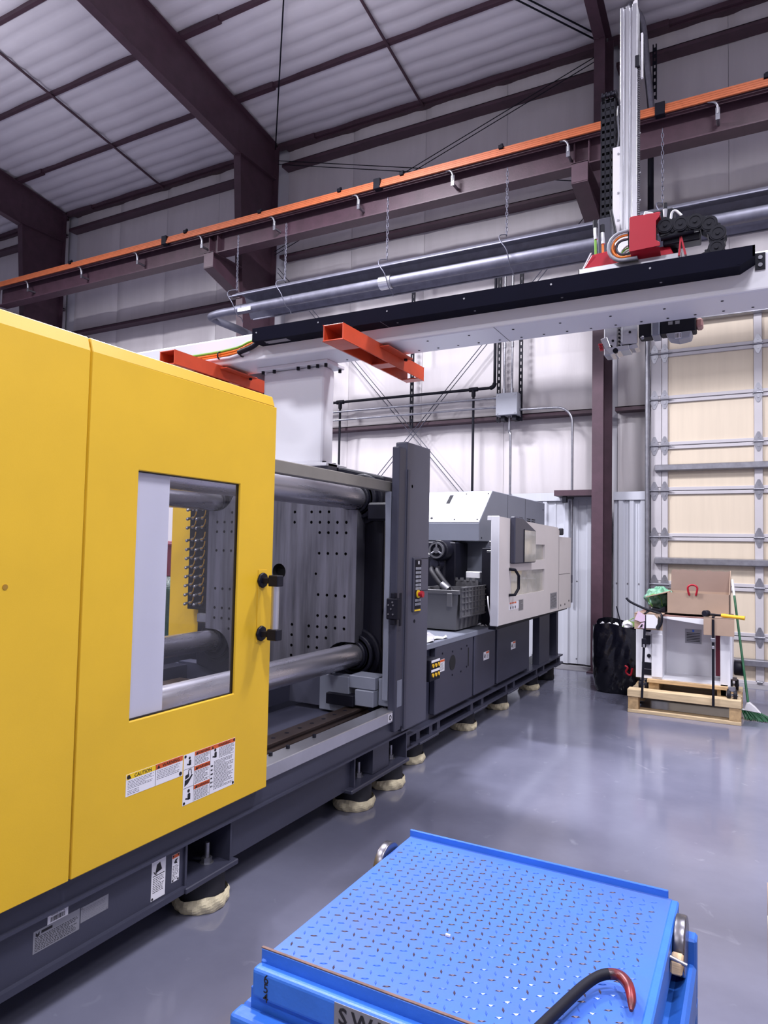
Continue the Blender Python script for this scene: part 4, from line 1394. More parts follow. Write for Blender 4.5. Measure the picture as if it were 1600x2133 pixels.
MB().box(-2.3, -2.16, 6.25, 6.6, 0.91, 1.65).build('cable_cabinet', BLACK, mc, bevel=0.006)
MB().box(-2.1, -2.02, 5.98, 6.0, 1.08, 1.5).build('door_inner_strip', ALU, mc)
MB().tube(spline([(-2.18, 6.1, 1.2), (-2.16, 6.05, 1.18), (-2.14, 6.02, 1.1), (-2.13, 6.05, 1.0), (-2.16, 6.1, 0.93)], 6), 0.007, 6).build('sensor_cable', WHITE, mc)
MB().cbox(-2.08, 5.98, 1.69, 0.09, 0.05, 0.05).cbox(-2.12, 5.98, 1.62, 0.05, 0.05, 0.02).build('limit_switch', GALV, mc, bevel=0.004)

# ---- cream rear guard door with monitor
xd = -2.0
g = MB()
ow = [(5.885, 0.965), (8.6, 0.945), (8.6, 1.80), (8.02, 1.80), (8.02, 1.87), (7.95, 1.905), (5.885, 1.935)]


def poly_hole_plate(name, outline, rects, x0, x1, m, parent):
    """Plate in the YZ plane with rectangular windows."""
    bm = bmesh.new()
    edges = []
    loops = []
    for pts in [outline] + [[(a, c), (b_, c), (b_, d_), (a, d_)] for a, b_, c, d_ in rects]:
        vs = [bm.verts.new((x1, p[0], p[1])) for p in pts]
        loops.append(vs)
        for i in range(len(vs)):
            edges.append(bm.edges.new((vs[i], vs[(i + 1) % len(vs)])))
    bmesh.ops.triangle_fill(bm, use_beauty=True, use_dissolve=False, edges=edges, normal=(1, 0, 0))
    front = list(bm.faces)
    for vs in loops:
        back = [bm.verts.new((x0, v.co.y, v.co.z)) for v in vs]
        for i in range(len(vs)):
            j = (i + 1) % len(vs)
            bm.faces.new((vs[i], vs[j], back[j], back[i]))
    mb = MB()
    bm.verts.index_update()
    mb.v = [tuple(v.co) for v in bm.verts]
    for f in bm.faces:
        mb.f.append([v.index for v in f.verts])
        mb.m.append(0)
        mb.s.append(False)
    bm.free()
    return mb.build(name, m, parent)


rg = poly_hole_plate('rear_guard', ow, [(6.93, 7.39, 1.54, 1.70), (6.23, 7.385, 1.205, 1.44)], xd - 0.03, xd, CREAM, mc)
MB().box(xd - 0.028, xd - 0.02, 6.92, 7.4, 1.53, 1.71).build('window_pane', SCREEN, rg)
MB().box(xd - 0.028, xd - 0.02, 6.2, 7.4, 1.19, 1.45).build('window_pane', SCREEN, rg)
MB().box(xd - 0.075, xd, 5.868, 5.884, 0.96, 1.94).box(xd - 0.11, xd - 0.074, 5.869, 6.0, 1.90, 1.939).build('guard_edge', WHITE, rg, bevel=0.003)
MB().box(xd - 0.1, xd - 0.03, 5.9, 8.55, 0.925, 0.965).build('guard_bottom_rail', BLACK, rg)
mn = MB().prism([(6.18, 1.51), (6.87, 1.515), (6.87, 1.84), (6.44, 1.945), (6.18, 1.95)], 'x', xd, xd + 0.05)
mon = mn.build('control_monitor', GREYD, rg, bevel=0.01)
MB().box(xd + 0.05, xd + 0.054, 6.46, 6.855, 1.525, 1.83).build('monitor_screen', SCREEN, rg)
MB().box(xd + 0.0502, xd + 0.055, 6.45, 6.47, 1.52, 1.84).build('monitor_bezel', BLACK, rg)
MB().tube([(xd, 6.17, 1.46), (xd + 0.05, 6.19, 1.455), (xd + 0.06, 6.27, 1.4), (xd + 0.06, 6.27, 1.28), (xd + 0.05, 6.19, 1.225), (xd, 6.17, 1.22)], 0.014, 8).build('guard_handle', BLACK, rg)
s = MB().box(xd, xd + 0.0015, 6.17, 6.47, 1.08, 1.152)
for a in range(3):
    s.cyl((xd + 0.0015, 6.22 + 0.07 * a, 1.1), (xd + 0.002, 6.22 + 0.07 * a, 1.1), 0.014, n=12, mi=1)
    s.box(xd + 0.0015, xd + 0.002, 6.19 + 0.07 * a, 6.25 + 0.07 * a, 1.135, 1.15, 2)
s.build('warning_sticker', [LABW, TXT, LABO], rg, label='white sticker with pictograms')
s = MB().box(xd, xd + 0.0015, 6.47, 6.62, 1.055, 1.16)
lines(s, xd + 0.0015, 6.48, 6.61, 1.06, 1.155, 10, 1, 40)
s.build('instruction_plate', [LABG, TXT], rg, label='grey plate of small print')
s = MB().box(xd, xd + 0.0015, 7.63, 7.925, 0.985, 1.165)
lines(s, xd + 0.0015, 7.65, 7.9, 1.0, 1.155, 12, 1, 41)
s.build('instruction_plate', [LABG, TXT], rg, label='large grey plate of small print')
m = MB()
for y, z in ((8.1, 1.0), (8.3, 1.0), (8.5, 1.03)):
    m.cyl((xd, y, z), (xd + 0.004, y, z), 0.012, n=8)
m.build('guard_screws', BLACK, rg, kind='stuff')
MB().box(xd - 0.02, xd + 0.002, 8.0, 8.004, 0.96, 1.8).box(xd - 0.02, xd + 0.001, 8.0, 8.55, 1.36, 1.364).build('guard_seam', BLACK, rg)
MB().cbox(xd + 0.01, 8.06, 1.86, 0.05, 0.05, 0.08).build('guard_stop', RUBBER, rg, bevel=0.01)
MB().cbox(xd - 0.03, 8.66, 1.29, 0.06, 0.1, 0.1).cbox(xd - 0.03, 8.72, 1.29, 0.03, 0.06, 0.03).build('guard_bracket', GREYD, rg, bevel=0.005)

# ---- far side: yellow guard panel and hose manifold
MB().prism([(-4.53, 0.75), (-4.09, 0.75), (-4.09, 1.08), (-4.25, 1.08), (-4.25, 2.0), (-4.53, 2.0)], 'y', 4.46, 4.49).build('far_guard', YEL, mc)
MB().box(-4.62, -4.47, -1.0, 4.9, 0.0, 0.76).build('far_base_cover', GREYD, mc)
mf = MB().box(-4.245, -4.015, 4.38, 4.45, 1.085, 1.975).build('hose_manifold', BLACK, mc, bevel=0.004)
e0 = None
for c_ in range(2):
    for k in range(11):
        z = 1.93 - 0.076 * k
        if k > 2:
            z -= 0.03
        x = -4.215 + 0.105 * c_
        f = MB()
        f.cyl((x, 4.38, z), (x, 4.33, z - 0.005), 0.011, n=8)
        f.cyl((x + 0.03, 4.38, z), (x + 0.03, 4.35, z), 0.016, n=8)
        f.ball((x, 4.32, z - 0.01), 0.014, nu=8, nv=6)
        fo = f.build('coupling', GALV, mf)
        tb = MB().tube([(x + 0.03, 4.34, z), (x + 0.06, 4.335, z + 0.005), (x + 0.078, 4.335, z + 0.03), (x + 0.08, 4.34, z + 0.066)], 0.006, 6)
        tb.build('brass_tube', BRASS, mf, label='thin brass tube' if c_ + k == 0 else None)
MB().box(-4.12, -4.0, 4.36, 4.45, 0.98, 1.06).build('manifold_valve', GALV, mc, bevel=0.01)
# ================================================================== GANTRY ROBOT
rb = thing('gantry_robot', (-3.18, 4.41, 2.24), 'white take-out robot with a long white beam, black tray and red covers above the machine', 'robot')
BZ0, BZ1 = 3.05, 3.265
MB().box(-7.4, 1.6, 4.1, 4.44, BZ0, BZ1).build('beam', WHITE, rb, bevel=0.015, seg=3)
m = MB()
for k in range(30):
    x = -2.7 + 0.15 * k
    for y in (4.19, 4.37):
        if k % 2 or y > 4.3:
            m.cyl((x, y, BZ0 - 0.0005), (x, y, BZ0 - 0.002), 0.008, n=8)
m.build('beam_holes', HOLE, rb, kind='stuff')
m = MB()
for x, z in ((0.12, 3.22), (0.12, 3.13), (0.55, 3.22), (0.55, 3.13)):
    m.cyl((x, 4.1, z), (x, 4.095, z), 0.014, n=12)
m.build('beam_plugs', GALV, rb, kind='stuff')
MB().box(-1.45, -1.446, 4.1, 4.44, BZ0 - 0.001, BZ0).build('beam_joint', GREYD, rb)
t = MB()
t.box(-3.29, -0.06, 3.97, 3.98, 3.155, 3.25)
t.box(-3.29, -0.06, 3.97, 4.10, 3.15, 3.16)
t.prism([(-0.06, 3.155), (0.01, 3.19), (0.012, 3.25), (-0.06, 3.25)], 'y', 3.97, 3.98)
t.prism([(-0.06, 3.15), (-0.06, 3.16), (0.01, 3.20), (0.01, 3.19)], 'y', 3.97, 4.10)
t.box(0.0, 0.012, 3.97, 4.10, 3.19, 3.25)
t.box(-3.29, -3.28, 3.97, 4.1, 3.15, 3.25)
t.build('cable_tray', TRAY, rb, bevel=0.002)
MB().box(-2.2, -2.197, 3.969, 4.1, 3.1495, 3.1505).build('tray_joint', GREYL, rb)
MB().box(0.012, 0.06, 4.092, 4.1, 3.16, 3.25).build('tray_tab', BLACK, rb)
m = MB()
for z in (3.185, 3.225):
    m.cyl((0.036, 4.092, z), (0.036, 4.088, z), 0.011, n=12)
for k in range(6):
    m.cyl((-3.25 + 0.55 * k, 3.97, 3.215), (-3.25 + 0.55 * k, 3.967, 3.215), 0.006, n=8)
    m.cyl((-3.2 + 0.55 * k, 4.03, 3.15), (-3.2 + 0.55 * k, 4.03, 3.147), 0.007, n=8)
m.build('tray_rivets', GALV, rb, kind='stuff')
MB().box(-3.2, -3.0, 4.0, 4.06, 3.1485, 3.1495).build('tray_plate', LABG, rb)
# pillar
MB().box(-3.46, -2.88, 4.325, 4.49, 2.26, 3.02).build('pillar', WHITE, rb, bevel=0.03, seg=3)
MB().box(-3.49, -2.82, 4.28, 4.53, 3.02, 3.05).build('pillar_flange', WHITE, rb, bevel=0.004)
MB().box(-3.5, -2.8, 4.27, 4.56, 2.24, 2.265).build('pillar_foot', WHITE, rb, bevel=0.004)
m = MB()
for x, y in ((-3.44, 4.3), (-3.33, 4.3), (-3.1, 4.3), (-3.0, 4.3), (-2.92, 4.3), (-2.845, 4.3), (-2.845, 4.5)):
    m.cyl((x, y, 3.02), (x, y, 2.995), 0.013, n=10)
m.build('flange_bolts', BLACK, rb, kind='stuff')
# fork pockets
for fx in (-2.335, -3.77):
    f = MB()
    x0, x1 = fx - 0.075, fx + 0.075
    z0, z1 = 2.94, 3.045
    y0, y1 = 3.6, 4.80
    f.box(x0, x0 + 0.008, y0, y1, z0, z1).box(x1 - 0.008, x1, y0, y1, z0, z1).box(x0, x1, y0, y1, z1 - 0.008, z1)
    f.box(x0, x1, y0, y0 + 0.22, z0, z0 + 0.008).box(x0, x1, 4.22, 4.34, z0, z0 + 0.008).box(x0, x1, y1 - 0.1, y1, z0, z0 + 0.008)
    f.box(x1, x1 + 0.07, 4.08, 4.46, z1 - 0.03, z1 - 0.02).box(x0 - 0.05, x0, 4.08, 4.46, z1 - 0.03, z1 - 0.02)
    f.build('fork_pocket', ORPAINT, rb, bevel=0.003)
    MB().cyl((x1 + 0.03, 4.42, z1 - 0.03), (x1 + 0.03, 4.42, z1 - 0.045), 0.013, n=8).build('pocket_bolt', BLACK, rb)
# cables along the left of the beam
for k, (mm, dz) in enumerate(((CABG, 0.05), (CABO, 0.03), (CABO, 0.012))):
    MB().tube(spline([(-7.3, 4.09, 3.1 + dz), (-4.2, 4.085, 3.10 + dz), (-3.6, 4.085, 3.11 + dz), (-3.4, 4.07, 3.14 + dz), (-3.25, 4.05, 3.2)], 6), 0.009, 6).build('cable', mm, rb, label=('green cable', 'orange cable', None)[k])
MB().tube([(-7.3, 4.085, 3.088), (-3.6, 4.085, 3.095), (-3.4, 4.08, 3.12)], 0.012, 6).build('hose', MATS['white_film'], rb)
MB().tube(spline([(-3.5, 4.07, 3.12), (-3.35, 4.06, 3.15), (-3.26, 4.05, 3.2)], 4), 0.02, 8).build('cable_sleeve', BLACK, rb)
for x in (-4.6, -4.3, -4.0, -3.7, -3.48):
    MB().annulus((x - 0.005, 4.085, 3.12), (x + 0.005, 4.085, 3.12), 0.028, 0.035, 10).build('cable_tie', BLACK, rb)

# carriage on the beam
MB().box(-0.90, -0.345, 4.03, 4.40, 3.265, 3.303).build('carriage_plate', ALU, rb, bevel=0.003)
lc = MB()
fr0 = [(-0.884, 4.05, 3.303), (-0.69, 4.05, 3.303), (-0.70, 4.07, 3.403), (-0.836, 4.07, 3.393)]
lc.add(fr0 + [(p[0], 4.36, p[2]) for p in fr0], [(0, 1, 2, 3), (7, 6, 5, 4), (0, 4, 5, 1), (1, 5, 6, 2), (2, 6, 7, 3), (3, 7, 4, 0)])
lc.build('carriage_cover', RED, rb, bevel=0.004)
MB().prism([(-0.888, 3.303), (-0.880, 3.303), (-0.832, 3.395), (-0.84, 3.395)], 'y', 4.045, 4.052).build('cover_edge', LABW, rb)
rc = MB()
fr1 = [(-0.60, 4.04, 3.303), (-0.385, 4.04, 3.303), (-0.41, 4.06, 3.365), (-0.56, 4.06, 3.365)]
rc.add(fr1 + [(p[0], 4.36, p[2]) for p in fr1], [(0, 1, 2, 3), (7, 6, 5, 4), (0, 4, 5, 1), (1, 5, 6, 2), (2, 6, 7, 3), (3, 7, 4, 0)])
rc.build('carriage_cover', RED, rb, bevel=0.004)
# red shield (folded sheet, notched on the right)
sh = MB()
sh.prism([(-0.608, 3.322), (-0.447, 3.327), (-0.447, 3.347), (-0.468, 3.362), (-0.468, 3.470), (-0.452, 3.488), (-0.444, 3.514), (-0.602, 3.521), (-0.607, 3.512)], 'y', 3.952, 3.958)
sh.prism([(3.952, 3.322), (3.958, 3.322), (4.05, 3.30), (4.05, 3.294)], 'x', -0.604, -0.45)
sh.prism([(3.952, 3.512), (3.958, 3.52), (4.06, 3.50), (4.06, 3.495)], 'x', -0.60, -0.45)
sh.build('red_shield', RED, rb, bevel=0.0015)
# cable loop left of the shield
for k, (r, mm, yy) in enumerate(((0.082, GREYC, 3.99), (0.075, MATS['machine_mid_grey_paint'], 4.02), (0.062, CABO, 4.0), (0.053, CABO, 4.03), (0.042, GREYD, 4.01))):
    pts = [(-0.56, yy, 3.378 + r)] + arc((-0.645, yy, 3.378), r, 90, 270, 10) + [(-0.57, yy, 3.378 - r)]
    MB().tube(pts, 0.010 if k < 2 else 0.0068, 8).build('cable_loop', mm, rb, label='orange cable' if mm is CABO else None)
for k in range(4):
    MB().tube(spline([(-0.60, 4.05, 3.41 - 0.014 * k), (-0.65, 4.05, 3.39 - 0.014 * k), (-0.67, 4.04, 3.35 - 0.008 * k), (-0.63, 4.04, 3.31)], 5), 0.005, 6).build('wire', CABG if k % 2 else WHITE, rb)
MB().box(-0.62, -0.48, 3.98, 4.14, 3.36, 3.47).build('cable_block', BLACK, rb, bevel=0.01)
# connectors standing on the left cover
for x, mm, h in ((-0.816, CABG, 0.0), (-0.774, CABO, -0.035)):
    MB().cyl((x, 4.08, 3.39), (x - 0.002, 4.08, 3.49 + h), 0.007, n=8).build('cable', mm, rb)
    MB().cyl((x, 4.08, 3.485 + h), (x - 0.004, 4.08, 3.555 + h), 0.0115, n=12).build('connector', ALU, rb)
    MB().cyl((x - 0.004, 4.08, 3.555 + h), (x - 0.004, 4.08, 3.60 + h), 0.0135, n=12).build('connector_cap', PLASTIC, rb)
# mast
MX, MY = -0.70, 4.56
ms = MB()
w = 0.052
prof = [(-w, -0.05), (-0.035, -0.05), (-0.033, -0.03), (-0.02, -0.03), (-0.018, -0.05), (0.002, -0.05), (0.004, -0.025), (0.02, -0.025), (0.022, -0.052), (w, -0.052), (w, 0.06), (-w, 0.06)]
ms.prism([(MX + a, MY + b_) for a, b_ in prof], 'z', 2.95, 5.195)
mast = ms.build('mast', ALU, rb, bevel=0.0015)
MB().prism([(MX + 0.022, 5.19), (MX + w, 5.19), (MX + w, 5.235), (MX + 0.03, 5.21)], 'y', MY - 0.05, MY - 0.04).build('mast_end_plate', LABW, rb)
rk = MB()
z = 3.55
while z < 4.82:
    rk.box(MX + w + 0.002, MX + w + 0.016, MY - 0.045, MY - 0.02, z, z + 0.006)
    z += 0.012
rk.box(MX + w, MX + w + 0.004, MY - 0.045, MY - 0.02, 3.5, 4.84)
rk.build('gear_rack', STEEL, rb, kind='stuff')
MB().box(MX + w - 0.012, MX + w + 0.018, MY - 0.06, MY - 0.01, 4.76, 4.84).build('end_stop', PLASTIC, rb, bevel=0.004)
MB().box(MX + w + 0.016, MX + w + 0.028, MY, MY + 0.02, 4.72, 5.02).build('mast_side_plate', LABW, rb)
MB().box(MX - w - 0.046, MX - w, MY - 0.045, MY - 0.037, 3.42, 4.27).build('mast_cover', LABW, rb, bevel=0.002)
m = MB()
for z in (3.6, 3.78, 3.96, 4.22):
    m.cyl((MX - w - 0.01, MY - 0.045, z), (MX - w - 0.01, MY - 0.05, z), 0.007, n=8)
    m.cyl((MX + w + 0.02, MY - 0.05, z + 0.1), (MX + w + 0.02, MY - 0.055, z + 0.1), 0.005, n=8)
m.build('mast_screws', GALV, rb, kind='stuff')
MB().box(MX - 0.045, MX + 0.05, 4.3, MY - 0.05, 3.30, 3.60).build('arm_slide', ALU, rb, bevel=0.004)
# vertical energy chain with an arch at the top
lk = MB()
cx, cy, zz = MX - 0.132, MY - 0.0, 3.76
hw = 0.042
for q in (-1, 1):
    lk.box(cx + q * hw - 0.004, cx + q * hw + 0.004, cy - 0.03, cy + 0.03, zz, zz + 0.05)
    lk.box(cx + q * hw - 0.006, cx + q * hw + 0.006, cy - 0.02, cy + 0.02, zz + 0.012, zz + 0.038)
lk.box(cx - hw, cx + hw, cy - 0.03, cy - 0.022, zz, zz + 0.03).box(cx - hw, cx + hw, cy + 0.022, cy + 0.03, zz, zz + 0.03)
lk.box(cx - 0.02, cx - 0.012, cy - 0.03, cy - 0.022, zz, zz + 0.05).box(cx + 0.012, cx + 0.02, cy - 0.03, cy - 0.022, zz, zz + 0.05)
l0 = lk.build('chain_link', PLASTIC, rb)
NL = 17
for k in range(1, NL):
    inst(l0, 0, 0, 0.05 * k)
top = zz + 0.05 * NL
base = Vector(rb.location)
RA = 0.07
for k in range(1, 6):
    a = math.radians(180 - 180 * k / 6)
    c_ = inst(l0, 0, 0, 0)
    c_.matrix_basis = Matrix.Translation(Vector((cx, cy + RA + RA * math.cos(a), top + RA * math.sin(a))) - base) @ Matrix.Rotation(a - math.pi, 4, 'X') @ Matrix.Translation(base - Vector((cx, cy, zz + 0.02)))
for k in range(9, NL):
    inst(l0, 0, 2 * RA, 0.05 * k)
MB().box(cx - 0.035, cx + 0.05, 4.4, 4.62, 3.36, 3.76).build('chain_anchor', GREYD, rb, bevel=0.004)
MB().tube(spline([(cx + 0.03, MY + 0.02, 4.2), (cx + 0.058, MY + 0.02, 4.35), (cx + 0.052, MY + 0.03, 4.5), (cx + 0.05, MY + 0.05, 4.6)], 5), 0.006, 6).build('white_hose', WHITE, rb)
MB().tube([(cx + 0.045, 4.4, 3.80), (cx + 0.085, 4.36, 3.6)], 0.010, 6).build('strap', BLACK, rb)
# horizontal energy chain in the tray: overlapping round link plates
P = [(-0.425, 3.452), (-0.347, 3.448), (-0.274, 3.444), (-0.205, 3.420), (-0.163, 3.357), (-0.17, 3.281), (-0.222, 3.222), (-0.30, 3.205), (-0.38, 3.2)]
for k, (x, z) in enumerate(P):
    nx, nz = P[k + 1] if k < len(P) - 1 else (x - 0.08, z)
    d2 = Vector((nx - x, 0, nz - z))
    yo = 0.004 * (k % 2)
    l = MB()
    l.cyl((x, 3.990 + yo, z), (x, 4.002 + yo, z), 0.042, n=28)
    l.annulus((x, 3.987 + yo, z), (x, 3.99 + yo, z), 0.028, 0.036, 24)
    l.cyl((x, 3.984 + yo, z), (x, 3.99 + yo, z), 0.010, n=12)
    l.cyl((x, 4.075, z), (x, 4.087, z), 0.042, n=28)
    u = d2.normalized()
    v_ = Vector((-u.z, 0, u.x))
    for yy in (3.998, 4.08):
        q = [Vector((x, yy, z)) + v_ * 0.034, Vector((x, yy, z)) - v_ * 0.034, Vector((nx, yy, nz)) - v_ * 0.034, Vector((nx, yy, nz)) + v_ * 0.034]
        q2 = [p + Vector((0, 0.006, 0)) for p in q]
        l.add(q + q2, [(0, 1, 2, 3), (7, 6, 5, 4), (0, 4, 5, 1), (1, 5, 6, 2), (2, 6, 7, 3), (3, 7, 4, 0)])
    mid = (Vector((x, 4.04, z)) + Vector((nx, 4.04, nz))) / 2
    for s_ in (-1, 1):
        l.cyl(mid + v_ * 0.033 * s_ - Vector((0, 0.04, 0)), mid + v_ * 0.033 * s_ + Vector((0, 0.04, 0)), 0.008, n=6)
    l.build('chain_link', PLASTIC, rb)
MB().box(-0.44, -0.25, 4.03, 4.12, 3.355, 3.405).build('chain_bracket', BLACK, rb, bevel=0.006)
MB().cyl((-0.45, 4.02, 3.395), (-0.28, 4.02, 3.405), 0.016, n=10).build('air_cylinder', PLASTIC, rb)
MB().box(-0.40, -0.37, 4.1, 4.14, 3.30, 3.46).build('bracket_leg', BLACK, rb)
MB().prism([(-0.362, 3.28), (-0.352, 3.28), (-0.344, 3.388), (-0.352, 3.388)], 'y', 4.02, 4.05).prism([(-0.33, 3.28), (-0.318, 3.28), (-0.342, 3.385), (-0.35, 3.385)], 'y', 4.02, 4.05).build('red_bracket', MATS['pink_grey_cap'] if 'pink_grey_cap' in MATS else RED, rb)
MB().prism([(-0.55, 3.54), (-0.47, 3.52), (-0.455, 3.55), (-0.54, 3.585)], 'y', 4.05, 4.09).build('valve_block', ALU, rb, bevel=0.003)
MB().box(-0.54, -0.39, 4.1, 4.2, 3.50, 3.60).build('valve_cover', BLACK, rb, bevel=0.008)
MB().cyl((-0.426, 4.0, 3.50), (-0.426, 4.0, 3.545), 0.008, 0.013, n=10).build('connector', ALU, rb)
MB().cyl((-0.426, 4.0, 3.545), (-0.426, 4.0, 3.58), 0.011, n=10).build('connector_cap', PLASTIC, rb)
MB().tube(spline([(-0.40, 4.04, 3.50), (-0.394, 4.04, 3.538), (-0.375, 4.04, 3.545), (-0.345, 4.04, 3.512)], 5), 0.007, 8).build('white_hose', WHITE, rb)

# lower end of the mast, gripper wrist and gear motor
MB().box(-0.846, -0.762, 4.5, 4.62, 2.90, 3.3).build('wrist_block', ALU, rb, bevel=0.006)
MB().box(-0.735, -0.640, 4.49, 4.50, 2.955, 3.3).build('wrist_plate', ALU, rb, bevel=0.003)
MB().prism([(-0.838, 2.94), (-0.69, 2.945), (-0.682, 2.915), (-0.74, 2.912), (-0.80, 2.893)], 'y', 4.47, 4.60).build('gripper_plate', ALU, rb, bevel=0.003)
MB().prism([(-0.864, 3.005), (-0.824, 3.015), (-0.80, 2.945), (-0.838, 2.935)], 'y', 4.48, 4.51).build('gripper_jaw', ALU, rb, bevel=0.003)
for q in range(3):
    MB().box(-0.875 + 0.004 * q, -0.852 + 0.004 * q, 4.47, 4.50, 2.962 - 0.016 * q, 2.974 - 0.016 * q).build('gripper_pad', RED, rb, bevel=0.002)
m = MB()
for k in range(7):
    m.cyl((-0.750, 4.50, 2.955 + 0.025 * k), (-0.750, 4.494, 2.955 + 0.025 * k), 0.007, n=8)
m.cyl((-0.685, 4.49, 3.03), (-0.685, 4.485, 3.03), 0.008, n=8)
m.cyl((-0.768, 4.46, 2.915), (-0.768, 4.48, 2.915), 0.016, n=12)
for x, z in ((-0.79, 2.99), (-0.80, 2.955)):
    m.cyl((x, 4.5, z), (x, 4.495, z), 0.008, n=8)
m.build('wrist_bolts', BLACK, rb, kind='stuff')
MB().prism([(-0.72, 2.945), (-0.65, 2.955), (-0.635, 2.93), (-0.66, 2.925), (-0.70, 2.93)], 'y', 4.5, 4.6).build('wrist_tip', ALU, rb)
MB().box(-0.634, -0.556, 4.5, 4.6, 2.99, 3.09).build('motor_coupling', BLACK, rb, bevel=0.006)
MB().box(-0.556, -0.508, 4.47, 4.61, 2.985, 3.09).build('gearbox', GREYL, rb, bevel=0.006)
MB().box(-0.508, -0.305, 4.49, 4.60, 2.995, 3.09).build('gear_motor', BLACK, rb, bevel=0.006)
MB().box(-0.306, -0.268, 4.5, 4.59, 3.015, 3.07).build('motor_cap', mat('pink_grey_cap', srgb(176, 128, 122), 0.5, noise=0.1), rb, bevel=0.01)
MB().prism([(-0.475, 2.992), (-0.455, 2.962), (-0.40, 2.945), (-0.335, 2.955), (-0.325, 2.992)], 'y', 4.48, 4.6).build('motor_housing', GREYC, rb, bevel=0.006)
s = MB().box(-0.42, -0.385, 4.4785, 4.48, 2.952, 2.988)
for k in range(4):
    s.box(-0.417 + 0.008 * k, -0.413 + 0.008 * k, 4.478, 4.4786, 2.956, 2.984, 1)
s.build('motor_label', [LABW, TXT], rb)
for x in (-0.46, -0.42):
    MB().box(x, x + 0.025, 4.488, 4.49, 3.045, 3.065).build('motor_tag', LABG, rb)
MB().ball((-0.61, 4.49, 2.985), 0.012, nu=10, nv=6).build('air_fitting', GALV, rb)

# ================================================================== THINGS AROUND THE REAR OF THE HALL
# grey lidded crate on the deck
cr = thing('plastic_crate', (-2.5, 6.0, 0.92), 'grey lidded plastic crate standing on the machine deck', 'crate')
cx0, cx1, cy0, cy1, cz0, cz1 = -2.72, -2.28, 5.62, 6.22, 0.925, 1.265


def crate_walls():
    t = 0.03
    lo = [(cx0 + t, cy0 + t), (cx1 - t, cy0 + t), (cx1 - t, cy1 - t), (cx0 + t, cy1 - t)]
    hi = [(cx0, cy0), (cx1, cy0), (cx1, cy1), (cx0, cy1)]
    k = 0.008
    mb = MB()
    vs = [(x, y, cz0) for x, y in lo] + [(x, y, cz1) for x, y in hi]
    vi = [(x + (k if i in (0, 3) else -k), y + (k if i < 2 else -k), cz0 + 0.01) for i, (x, y) in enumerate(lo)] + [(x + (k if i in (0, 3) else -k), y + (k if i < 2 else -k), cz1) for i, (x, y) in enumerate(hi)]
    mb.add(vs + vi, [(0, 1, 2, 3), (8, 9, 10, 11)] + [(i, (i + 1) % 4, (i + 1) % 4 + 4, i + 4) for i in range(4)] + [(8 + i, 8 + (i + 1) % 4, 12 + (i + 1) % 4, 12 + i) for i in range(4)] + [(4 + i, 4 + (i + 1) % 4, 12 + (i + 1) % 4, 12 + i) for i in range(4)])
    return mb


crate_walls().build('tub', CRATE, cr)
rm = MB().ring('z', 1.24, 1.275, (cx0 - 0.015, cx1 + 0.015, cy0 - 0.015, cy1 + 0.015), (cx0 + 0.004, cx1 - 0.004, cy0 + 0.004, cy1 - 0.004))
rm.build('rim', CRATE, cr, bevel=0.003)
# hanging lid flaps: ribbed
lf = MB().box(cx1 + 0.012, cx1 + 0.018, cy0 + 0.01, cy1 + 0.08, 1.03, 1.30)
for k in range(9):
    y = cy0 + 0.015 + 0.08 * k
    lf.box(cx1 + 0.018, cx1 + 0.03, y, y + 0.008, 1.035 + 0.02 * ((k * 7) % 3), 1.30)
for z in (1.04, 1.1, 1.16, 1.21, 1.26, 1.292):
    lf.box(cx1 + 0.018, cx1 + 0.03, cy0 + 0.01, cy1 + 0.08, z, z + 0.008)
lf.build('lid_flap', CRATE, cr)
lf = MB().box(cx0 + 0.02, cx1 - 0.05, cy1 + 0.02, cy1 + 0.03, 1.2, 1.34)
for k in range(6):
    lf.box(cx0 + 0.03 + 0.06 * k, cx0 + 0.06 + 0.06 * k, cy1 + 0.01, cy1 + 0.03, 1.33, 1.36)
lf.build('lid_flap', CRATE, cr)
rb_ = MB()
for k in range(5):
    y = cy0 + 0.1 + 0.1 * k
    rb_.prism([(cx1 - 0.03, 0.93), (cx1 - 0.012, 0.93), (cx1 + 0.008, 1.2), (cx1 - 0.008, 1.2)], 'y', y, y + 0.012)
rb_.build('wall_ribs', CRATE, cr)
MB().box(cx1 - 0.1, cx1 - 0.05, cy0 - 0.018, cy0 - 0.005, 1.13, 1.25).build('latch', CRATE, cr, bevel=0.004)


def crumple(name, c, sx, sy, h, m, seed, n=14):
    rn = random.Random(seed)
    ph = [rn.random() * 6.28 for _ in range(6)]

    def fn(u, v):
        a, b_ = u * 2 - 1, v * 2 - 1
        e = max(0, 1 - max(abs(a), abs(b_)) ** 3)
        z = h * (0.5 + 0.25 * math.sin(7 * a + ph[0]) + 0.25 * math.sin(9 * b_ + 3 * a + ph[1]) + 0.2 * math.sin(15 * a * b_ + ph[2])) * (0.25 + 0.75 * e)
        return (c[0] + sx * a + 0.02 * math.sin(5 * b_ + ph[3]), c[1] + sy * b_ + 0.02 * math.sin(6 * a + ph[4]), c[2] + max(0.001, z))
    return MB().grid(fn, n, n, smooth=False).build(name, m)


o = crumple('plastic_sheet', (-2.33, 5.02, 0.911), 0.11, 0.22, 0.05, mat('clear_white_film', srgb(196, 195, 204), 0.25, noise=0.15, nscale=14), 3)
tag(o, 'crumpled white plastic sheet on the deck beside the control post', 'sheet')
o = crumple('paper_sheet', (-2.28, 6.35, 0.911), 0.05, 0.12, 0.03, LABW, 4, 8)
tag(o, 'small white paper scrap on the deck behind the grey crate', 'paper')

# ---- items seen through the window, beyond the machine
gl = thing('wrapped_load', (-6.2, 6.2, 0), 'green bubble-wrapped load standing on the floor beyond the machine', 'load')


